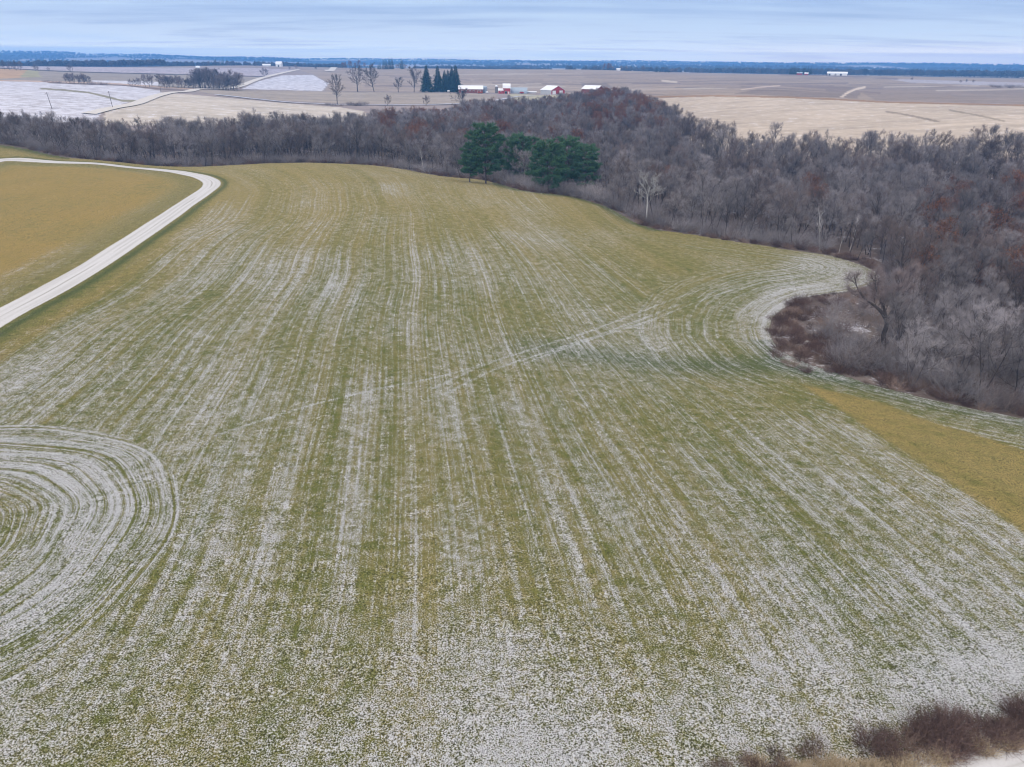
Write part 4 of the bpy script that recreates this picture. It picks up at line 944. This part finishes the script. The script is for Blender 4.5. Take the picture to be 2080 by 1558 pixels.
# ------------------------------------------------------------------ trees and groves of the far farmland
def far_tree(px, py_base, py_top, D, kindn, name, lab, grp=None, i=None, squash=1.0):
    a = azpx(px); p = np.array([math.sin(a) * D, math.cos(a) * D]); z0 = float(zt(*p)); _, _, zc = project(p[0], p[1], z0)
    h = (py_base - py_top) * zc / FPX / math.cos(R(22)); h0 = {'field': 19.5, 'bare': 14, 'pale': 10, 'spruce': 20.5, 'spruce_far': 17.5, 'grey_shrub': 3.4, 'oak': 13.5, 'grove': 14}[kindn]
    s_ = float(h / h0); o = plant(kindn, name, p, (s_ * squash, s_ * squash, s_), i=i); tag(o, lab, 'shrub' if kindn == 'grey_shrub' else 'tree', grp); return o
for a in ((722, 185, 144, 880, 'big bare tree, left of the pair left of the farm spruces', 0, 1.0), (757, 185, 141, 880, 'big bare tree with wide crown, right of the pair left of the farm spruces', 1, 1.0), (806, 187, 163, 870, 'small bare tree between the big bare pair and the spruces', 0, 1.1),
          (838, 186, 144, 870, 'tall rounded bare tree just left of the farm spruces', 1, .9), (678, 218, 169, 640, 'lone upright bare tree beside the thin grey road', 0, .7), (938, 226, 190, 610, 'wide bare tree standing at the edge of the wood below the farm', 1, 1.0)):
    far_tree(a[0], a[1], a[2], a[3], 'field', 'bare_tree', a[4], None, a[5], a[6])
far_tree(862, 219, 202, 645, 'grove', 'bare_tree', 'small round dark bare tree beside the thin grey road', None, 3, 1.1)
far_tree(782, 218, 200, 640, 'grove', 'bare_tree', 'small faint bare tree on the roadside above the silvery trees', None, 1, 1.0)
for j, (px, t, b, D) in enumerate(((865, 138, 186, 870), (888, 139, 186, 875), (902, 147, 186, 872), (909, 146, 185, 885), (917, 141, 186, 878), (925, 137, 186, 868))):
    far_tree(px, b, t, D, 'spruce', 'spruce_tree', ('leftmost dark spruce of the farm row, standing apart', 'second dark spruce of the farm row', 'shorter dark spruce in the middle of the farm row', 'thin dark spruce hidden among the farm row', 'dark spruce next to the tallest one by the barn', 'tallest dark spruce at the barn end of the farm row')[j], 'dark spruces beside the farm', j, 1.0 if j in (0, 1, 5) else .9)
rg = np.random.default_rng(41)
def cluster(n, x0, x1, base, top, D, kindn, name, lab, grp, squash=1.0, dj=20, curve=0.0):
    for k in range(n):
        u = (k + rg.random()) / n; px = x0 + (x1 - x0) * u; b = base[0] + (base[1] - base[0]) * u; t = top[0] + (top[1] - top[0]) * u + rg.uniform(0, .35) * (b - top[0]); Dk = D[0] + (D[1] - D[0]) * u + rg.uniform(-dj, dj)
        far_tree(px, b, t, Dk, kindn, name, lab, grp, None, squash)
cluster(8, 388, 478, (178, 179), (136, 145), (880, 850), 'grove', 'bare_tree', 'tall bare tree in the round grove beside the far gravel road', 'bare trees of the grove by the gravel road', 1.35, 25)
cluster(14, 392, 474, (180, 180), (146, 152), (850, 835), 'grove', 'bare_tree', 'tall bare tree in the round grove beside the far gravel road', 'bare trees of the grove by the gravel road', 1.35, 12)
cluster(16, 310, 396, (177, 179), (157, 156), (840, 850), 'grove', 'bare_tree', 'low bare tree in the line left of the round grove', 'bare trees in the line left of the grove', 1.3, 14)
cluster(7, 252, 305, (174, 176), (158, 152), (830, 840), 'grove', 'bare_tree', 'scattered bare tree at the left end of the grove line', 'scattered bare trees at the end of the grove line', .9, 10)
cluster(10, 122, 168, (167, 168), (150, 150), (850, 845), 'grove', 'bare_tree', 'bare tree in the small round copse amid the grey fields', 'bare trees of the small round copse', 1.1, 12)
cluster(8, 75, 122, (164, 166), (159, 160), (860, 850), 'grey_shrub', 'grey_shrub', 'low shrub in the hedge left of the small copse', 'shrubs of the hedge left of the small copse', 1.2, 8)
cluster(8, 168, 210, (168, 170), (161, 163), (845, 840), 'grey_shrub', 'grey_shrub', 'low shrub in the hedge right of the small copse', 'shrubs of the hedge right of the small copse', 1.1, 8)
for px, b, t in ((4, 139, 124), (14, 139, 126), (27, 139.5, 123), (36, 140, 126), (66, 142, 131), (72, 142, 134), (92, 143, 136), (138, 145, 131)):
    far_tree(px, b, t, 1150, 'grove', 'bare_tree', 'bare hedgerow tree on the dark line between the far left fields', 'hedgerow trees of the far left fields', None, 1.1)
for px, b, t, D, lab in ((532, 152, 137, 1150, 'small bare tree left of the far gravel road climbing the ridge'), (600, 140.5, 133, 1480, 'dark bare tree at the top of the far gravel road'), (586, 141, 136, 1480, 'low bare tree just left of the top of the far gravel road'), (518, 138, 131, 1600, 'round bare tree on the ridge left of the white barn'), (640, 141, 135, 1500, 'small bare tree alone on the bare ridge'), (1308, 146, 136, 1440, 'round grey tree alone on the ridge right of the farm')):
    far_tree(px, b, t, D, 'grove', 'bare_tree', lab, None, None, 1.3)
cluster(8, 424, 455, (132, 132), (118.5, 118.5), (1750, 1750), 'spruce_far', 'spruce_tree', 'dark spruce in the windbreak above the bare grove', 'spruces of the windbreak above the grove', 1.0)
cluster(5, 412, 462, (133, 133), (124, 124), (1720, 1720), 'grove', 'bare_tree', 'bare tree beside the spruce windbreak above the grove', 'bare trees beside the spruce windbreak', 1.0)
cluster(7, 777, 800, (137, 137), (115, 113), (1500, 1500), 'spruce_far', 'spruce_tree', 'tall dark spruce in the clump on the ridge above the farm', 'spruces of the ridge clump above the farm', .9)
cluster(2, 812, 822, (137, 137), (115, 115), (1500, 1500), 'spruce_far', 'spruce_tree', 'dark spruce standing right of the ridge clump above the farm', 'spruces right of the ridge clump', 1.0)
cluster(4, 764, 775, (136, 137), (126, 121), (1500, 1500), 'spruce_far', 'spruce_tree', 'small dark spruce at the left end of the ridge clump', 'small spruces left of the ridge clump', .8)
cluster(7, 770, 824, (138, 138), (127, 127), (1490, 1490), 'grove', 'bare_tree', 'bare tree among the ridge spruces', 'bare trees among the ridge spruces', 1.1)
cluster(7, 690, 738, (136, 137), (123, 122), (1560, 1560), 'oak', 'oak_tree', 'dark rounded tree on the ridge left of the spruce clump', 'dark trees left of the ridge spruces', 1.0)
cluster(20, 1606, 1650, (151, 152), (135, 135), (1500, 1500), 'spruce_far', 'spruce_tree', 'dark spruce in the dense row on the right hand ridge', 'spruces of the dense ridge row', .8, 10)
cluster(4, 1228, 1242, (142, 142), (129, 129), (1460, 1460), 'oak', 'oak_tree', 'dark rounded tree on the ridge behind the farm', 'dark trees on the ridge behind the farm', 1.0)
cluster(5, 1216, 1285, (142, 143), (134, 134), (1480, 1480), 'grove', 'bare_tree', 'low bare tree on the ridge behind the farm', 'low bare trees on the ridge behind the farm', 1.3)
for px, t, lab in ((1335, 131, 'dark spruce with a pointed top on the ridge right of the farm'), (1341.5, 134.5, 'smaller dark spruce beside the pointed one on the ridge'), (1353, 136, 'low dark spruce on the ridge near the pair of spruces'), (1360, 137, 'low dark spruce, rightmost on the ridge near the pair')):
    far_tree(px, 143, t, 1470, 'spruce_far', 'spruce_tree', lab, None, 0, 1.0)
cluster(6, 1362, 1378, (143, 144), (136, 136), (1480, 1480), 'grove', 'bare_tree', 'dark bare tree right of the ridge spruces', 'dark bare trees right of the ridge spruces', 1.2)
for px, D in ((1684, 1350), (1700, 1350), (1858, 1250), (1970, 1200), (1985, 1200), (1960, 1180)):
    far_tree(px, 164 if px < 1750 else 168, 159 if px < 1750 else 163, D, 'grove', 'bare_tree', 'tiny bare tree on the far plowed slope', 'tiny bare trees on the far plowed slope', None, 1.4)
cluster(14, 2020, 2110, (174, 176), (167, 168), (1050, 1020), 'grey_shrub', 'grey_shrub', 'brown shrub in the far hedge on the right hand fields', 'shrubs of the far right hedge', 1.3)
cluster(10, 700, 740, (214, 216), (205, 206), (635, 635), 'grey_shrub', 'grey_shrub', 'brown roadside shrub below the thin grey road', 'roadside shrubs below the thin grey road', 1.2, 6)
cluster(8, 650, 700, (219, 219), (213, 213), (632, 632), 'grey_shrub', 'grey_shrub', 'brown shrub around the foot of the lone upright tree', 'shrubs at the foot of the lone tree', 1.2, 6)

# far blue woods: masses nobody could count
def lowtree(seed):
    rg = np.random.default_rng(seed); n = 260; d = rg.normal(0, 1, (n, 3)); d /= np.linalg.norm(d, axis=1, keepdims=True); d[:, 2] = np.abs(d[:, 2]) * 1.0
    c = d * rg.uniform(.5, 1.0, (n, 1)) * np.array([6, 6, 8.5]) + np.array([0, 0, 5]); a = rg.normal(0, 1, (n, 3)); b = np.cross(a, rg.normal(0, 1, (n, 3)))
    a /= np.linalg.norm(a, axis=1, keepdims=True); b /= np.linalg.norm(b, axis=1, keepdims=True); s_ = rg.uniform(.8, 1.9, (n, 1))
    VV = np.stack([c - a * s_, c + b * s_, c + a * s_], 1).reshape(-1, 3); tr = MB(); tr.tube(np.array([(0, 0, -1), (0, 0, 7.0)]), [.35, .2], 5)
    return fast_mesh('crown', np.vstack([VV, tr.V[0]]), [np.arange(3 * n).reshape(-1, 3), tr.Q[0] + 3 * n], M['far_wood'])
M['far_wood'] = mat('far_wood', bark((.065, .058, .056), (.125, .11, .105)))
lows = []
for j, (px, D) in enumerate(((1755, 2500), (905, 2450), (210, 2000))):
    p = WD(px, D); o = link('rounded_tree', lowtree(j)); o.location = WXYZ(p); lows.append(o)
    tag(o, ('rounded bare tree in the blue valley below the right hand ridge', 'rounded bare tree in the blue valley behind the farm ridge', 'rounded bare tree in the far wood beyond the left fields')[j], 'tree')
rg = np.random.default_rng(55); FP = []; n_try = 0
def fnoise(x, y): return math.sin(x * .0023 + 1.1 * math.sin(y * .0017)) + math.sin(y * .0041 + 1.7 * math.sin(x * .0013 + 2)) + .6 * math.sin(x * .0091 + y * .003)
while len(FP) < 12000:
    D = math.exp(rg.uniform(math.log(1950), math.log(7900))); a = rg.uniform(-.66, .66); x, y = math.sin(a) * D, math.cos(a) * D; v = fnoise(x, y)
    if D > 6300 or v > -.15 + .5 * (D < 2600): FP.append((x, y))
scatter('forest', FP, [[o] for o in lows], rg.uniform(.6, 1.15, len(FP)), 'blue hazy forest covering the far hills and valleys', 'forest', .03, seed=9)
# wood strips in front of the blue hills on the left, and in the valley behind the ridge
FP = []
for n, x0, x1, D0, D1 in ((260, 70, 330, 1700, 1850), (120, 330, 560, 1900, 2000), (300, 840, 1120, 2300, 2500), (360, 1400, 2100, 2100, 2500), (160, -40, 90, 1850, 2000), (120, 560, 700, 1900, 2100)):
    for k in range(n): FP.append(WD(rg.uniform(x0, x1), rg.uniform(D0, D1)))
scatter('forest', FP, [[o] for o in lows], rg.uniform(.6, 1.0, len(FP)), 'hazy wood strips in the valleys just beyond the ridge', 'forest', .03, seed=10)

# ------------------------------------------------------------------ the farm
def place(px, D, rz):
    """an Empty on the ground at a photo column and distance; local x runs to the right of the view when rz is 0, local -y faces the camera"""
    a = azpx(px); p = WD(px, D); return (p[0], p[1], float(zt(*p))), -a + R(rz)
def barn(name, px, D, rz, w_, d_, h, rise, wall, roof, label, ov=.5, doors=(), windows=(), profile=None, base=None):
    """gabled shed: ridge along local x; doors (side, pos, width, height, material); side f = -y wall, e = +x end"""
    loc, a = place(px, D, rz); e = tag(empty(name, loc, a), label, 'barn' if 'barn' in name else name.replace('_', ' '))
    prof = profile or [(-d_ / 2, h), (0, h + rise), (d_ / 2, h)]
    b = MB(); b.prism([(prof[0][0], -1.0)] + prof + [(prof[-1][0], -1.0)], -w_ / 2, w_ / 2)
    n = len(prof) + 2
    b.obj('wall', wall, e); rb = MB(); th = .22
    pr = [np.array(p) for p in prof]; s0 = unit(pr[0] - pr[1]); s1 = unit(pr[-1] - pr[-2]); lo = [pr[0] + s0 * ov] + pr[1:-1] + [pr[-1] + s1 * ov]
    pf = [(p[0], p[1] + .03) for p in lo] + [(p[0], p[1] + .03 + th) for p in lo[::-1]]
    m = len(lo)
    for i in range(m - 1):
        rb.prism([(lo[i][0], lo[i][1] + .03), (lo[i][0], lo[i][1] + .03 + th), (lo[i + 1][0], lo[i + 1][1] + .03 + th), (lo[i + 1][0], lo[i + 1][1] + .03)], -w_ / 2 - ov, w_ / 2 + ov)
    rb.obj('roof', roof, e)
    for kind_, items in (('door', doors), ('window', windows)):
        for side, pos, ww, hh, zz, mm in items:
            q = MB()
            if side == 'f': q.box((pos, prof[0][0] - .04, zz + hh / 2), (ww, .12, hh)); f2 = MB(); 
            else: q.box((w_ / 2 + .04, pos, zz + hh / 2), (.12, ww, hh))
            do = q.obj(kind_, mm, e); fr = MB()
            for sgn in (-1, 1):
                if side == 'f': fr.box((pos + sgn * (ww / 2 + .08), prof[0][0] - .06, zz + hh / 2), (.16, .18, hh))
                else: fr.box((w_ / 2 + .06, pos + sgn * (ww / 2 + .08), zz + hh / 2), (.18, .16, hh))
            if side == 'f': fr.box((pos, prof[0][0] - .06, zz + hh + .08), (ww + .32, .18, .16))
            else: fr.box((w_ / 2 + .06, pos, zz + hh + .08), (.18, ww + .32, .16))
            fr.obj('frame', M['white'] if mm is not M['white'] else M['pale'], do)
    return e
barn('long_barn', 955.5, 860, 0, 26, 11, 3.9, 3.3, M['brick'], M['roof'], 'long low brown red barn with white roof beside the spruces', doors=(('f', -9, 2.2, 2.4, 0, M['dark']), ('f', 9, 3.0, 2.8, 0, M['brick'])), windows=tuple(('f', x, 1.2, .9, 1.6, M['dark']) for x in (-5, -1, 3)))
barn('tall_barn', 1029.2, 860, 0, 7.6, 9, 6.2, 3.6, M['red'], M['roof'], 'tall red barn with steep white roof and arched dark door', doors=(('f', -.6, 2.4, 2.4, 0, M['dark']), ('f', 2.4, .9, 2.0, 0, M['white'])), windows=(('f', -2.4, .8, .9, 3.6, M['dark']),), profile=[(-4.5, 5.8), (-3.6, 8.0), (0, 9.8), (3.6, 8.0), (4.5, 5.8)])
barn('red_lean_to', 1017.3, 858, 0, 5.0, 7, 3.2, 1.8, M['red'], M['roof'], 'low red lean-to with white roof against the tall red barn', windows=(('f', 0, .9, .8, 1.4, M['dark']),))
def silo(name, px, D, r, h, cap, m, mc, label, cat):
    loc, a = place(px, D, 0); e = tag(empty(name, loc, a), label, cat); b = MB(); b.lathe([(r, -1)] + [(r * (1 + .012 * (i % 2)), h * i / 10) for i in range(11)], 20); b.obj('wall', m, e)
    c = MB(); c.lathe([(r * 1.06, h - .05), (r * 1.0, h + cap * .35), (r * .7, h + cap * .75), (r * .3, h + cap * .97), (.02, h + cap)], 20); c.obj('roof', mc, e, True)
    l = MB(); l.box((-.25, -r - .12, h / 2), (.06, .06, h)); l.box((.25, -r - .12, h / 2), (.06, .06, h))
    for i in range(int(h / .5)): l.box((0, -r - .12, .4 + i * .5), (.44, .04, .05))
    l.obj('ladder', M['tin'], e)
silo('silo', 1008.3, 866, 1.6, 6.6, 1.3, M['conc'], M['roof'], 'dark concrete silo with pale domed cap left of the red barn', 'silo')
silo('grain_bin', 984.8, 868, 2.4, 5.6, 1.5, M['tin'], M['tin'], 'blue grey metal grain bin at the right end of the long barn', 'grain bin')
barn('hoop_shed', 1054.5, 868, 0, 18.5, 9, 2.2, 3.4, M['tin'], M['tin'], 'long blue grey arched metal shed right of the red barn', ov=.1, doors=(('f', 3.0, 3.4, 2.0, 0, M['dark']),), profile=[(-4.5, 2.0), (-4.1, 3.6), (-3.0, 4.9), (-1.5, 5.6), (0, 5.8), (1.5, 5.6), (3.0, 4.9), (4.1, 3.6), (4.5, 2.0)])
barn('feed_shed', 1081, 872, 0, 10.5, 3, 1.3, .5, M['pale'], M['roof'], 'very low white roofed feed shed between the arched shed and pole barn', ov=.3)
barn('pole_barn', 1124, 850, -52, 19, 18, 4.0, 4.2, M['pale'], M['roof'], 'big white roofed barn with red gable end and two white doors', ov=.5)
def gable_front():
    e = [o for o in COL.objects if o.name == 'pole_barn'][0]; b = MB(); b.prism([(-8.98, -.9), (-8.98, 3.9), (0, 8.1), (8.98, 3.9), (8.98, -.9)], 9.5, 9.62); b.obj('gable_wall', M['red'], e)
    for y in (-5.4, 4.0):
        q = MB(); q.box((9.7, y, 1.75), (.16, 4.4, 3.5)); d = q.obj('door', M['white'], e); f = MB(); f.box((9.74, y, 3.6), (.2, 5.0, .2)); f.obj('track', M['tin'], d)
gable_front()
barn('shed_barn', 1207, 800, -35, 19, 12, 3.4, 3.2, M['brick'], M['roof'], 'white roofed barn half hidden behind the russet oaks', doors=(('e', 0, 3.0, 2.8, 0, M['dark']),))
barn('white_barn', 566, 1640, -15, 11, 11, 5.2, 4.0, M['white'], M['roof'], 'white gabled barn on the far ridge above the gravel road', doors=(('f', 0, 2.5, 2.8, 0, M['dark']),))
barn('white_shed', 540, 1650, 0, 15, 8, 2.4, 1.6, M['white'], M['roof'], 'long low white shed left of the white barn on the ridge')
barn('farmhouse', 399, 1400, 20, 5, 5, 3.2, 2.0, M['white'], M['roof'], 'tiny white farmhouse on the far field left of the windbreak', windows=(('f', 0, 1.0, 1.0, 1.2, M['dark']),))
barn('long_white_barn', 1704, 1480, 0, 32, 12, 3.2, 2.4, M['white'], M['roof'], 'long white barn on the far ridge right of the spruce row', doors=(('f', -12, 3, 2.6, 0, M['dark']), ('f', 6, 3, 2.6, 0, M['dark'])))
barn('small_barn', 1688, 1500, 0, 7, 6, 2.6, 1.6, M['red'], M['roof'], 'small red barn with pale roof at the left end of the long white barn')
barn('red_shed', 1627, 1490, 0, 9, 6, 2.6, 1.6, M['red'], M['tin'], 'small red shed in front of the dense spruce row')
barn('red_shed', 1641, 1490, 0, 6, 5, 2.2, 1.4, M['red'], M['roof'], 'tiny red shed with pale roof at the right foot of the spruce row')
barn('white_shed', 1257, 1520, 0, 7, 6, 2.2, 1.4, M['white'], M['roof'], 'low white shed on the ridge behind the farm')
for px, D, w_, lab in ((1762, 4300, 34, 'pale far barn, left of the three in the blue country on the right'), (1780, 4350, 44, 'pale far barn, middle of the three in the blue country on the right'), (1796, 4400, 30, 'pale far barn, right of the three in the blue country on the right')):
    barn('distant_barn', px, D, 10, w_, 20, 8, 5, M['white'], M['roof'], lab, windows=(('f', 0, 4, 4, 1.5, M['dark']),))
def wagon(px, D, rz, m, label, L=4.2, s=1.0):
    loc, a = place(px, D, rz); e = tag(empty('farm_wagon', loc, a, s), label, 'wagon'); b = MB()
    b.add(np.array([(-L / 2, -.8, .9), (L / 2, -.8, .9), (L / 2, .8, .9), (-L / 2, .8, .9), (-L / 2 - .3, -1.25, 2.1), (L / 2 + .3, -1.25, 2.1), (L / 2 + .3, 1.25, 2.1), (-L / 2 - .3, 1.25, 2.1)]), [(0, 3, 2, 1), (0, 1, 5, 4), (1, 2, 6, 5), (2, 3, 7, 6), (3, 0, 4, 7), (4, 5, 6, 7)]); b.obj('box', m, e)
    t = MB(); t.tube(np.array([(-L / 2, 0, .75), (-L / 2 - 2.0, 0, .55)]), [.07, .05], 5); t.box((0, 0, .72), (L, .3, .2)); t.obj('drawbar', M['dark'], e)
    for x in (-1.3, 1.3):
        for y in (-1, 1):
            q = MB(); q.tube(np.array([(x, y * .85, .5), (x, y * 1.1, .5)]), [.5, .5], 14); wh = q.obj('wheel', M['rubber'], e); h_ = MB(); h_.tube(np.array([(x, y * 1.05, .5), (x, y * 1.16, .5)]), [.24, .2], 10); h_.obj('rim', M['white'], wh)
wagon(974.5, 838, 14, M['orange'], 'orange farm wagon parked in front of the long barn'); wagon(1060.5, 852, 0, M['red'], 'dark red farm wagon in front of the arched shed')
def tank(px, D, label):
    loc, a = place(px, D, 0); e = tag(empty('fuel_tank', loc, a), label, 'tank'); b = MB(); x = np.linspace(-1, 1, 9); b.tube(np.stack([x * 1.5, 0 * x, 0 * x + 1.3], -1), .75 * np.sqrt(np.clip(1.02 - np.abs(x) ** 6, .03, 1)), 14); b.obj('body', M['white'], e, True)
    for s_ in (-.9, .9): l = MB(); l.box((s_, 0, .3), (.2, 1.1, .8)); l.obj('leg', M['dark'], e)
tank(988.8, 852, 'white fuel tank on legs between the long barn and the silo'); tank(909.5, 862, 'white fuel tank under the farm spruces')
def pole(px, py, top, lab, D=None, lean=0.0):
    p = W(px, py, 430) if D is None else WD(px, D); _, _, zc = project(p[0], p[1], float(zt(*p))); h = (py - top) * float(zc) / FPX / .92
    e = tag(empty('utility_pole', WXYZ(p)), lab, 'utility pole', 'utility poles along the far gravel road'); e.rotation_euler = (0, lean, .5); b = MB(); b.tube(np.array([(0, 0, -.5), (0, 0, h)]), [.19, .13], 7); b.obj('post', M['wood'], e)
    c = MB(); c.box((0, 0, h - .5), (2.2, .12, .14)); x = c.obj('crossarm', M['wood'], e)
    for q in (-.95, 0.35, .95): i = MB(); i.lathe([(.05, h - .43), (.06, h - .30), (.02, h - .22)], 8, (q, 0, 0)); i.obj('insulator', M['white'], x)
pole(327, 188, 166, 'pale utility pole where the two snowy fields meet the gravel road'); pole(229, 219, 190, 'utility pole in the middle of the snowy field above the treetops', None, -.06); pole(82, 222, 193, 'leaning utility pole nearest the left side of the snowy field', 545, -.10)

# ------------------------------------------------------------------ the air
hb = MB(); hb.box((0, 0, 60), (18960 + 20, 18960 + 20, 190)); hz = hb.mesh('haze', None)
hm = bpy.data.materials.new('haze'); hm.use_nodes = True; t = hm.node_tree; t.nodes.clear()
pv = nd(t, 'ShaderNodeVolumePrincipled', {'Color': (*HAZE_C, 1), 'Density': HAZE_D, 'Anisotropy': 0.0, 'Absorption Color': (0, 0, 0, 1)}); nd(t, 'ShaderNodeOutputMaterial', {'Volume': pv.outputs[0]})
hz.materials.append(hm); ho = tag(link('haze', hz), 'thin blue winter haze over the whole farmland', 'haze', kind='stuff')
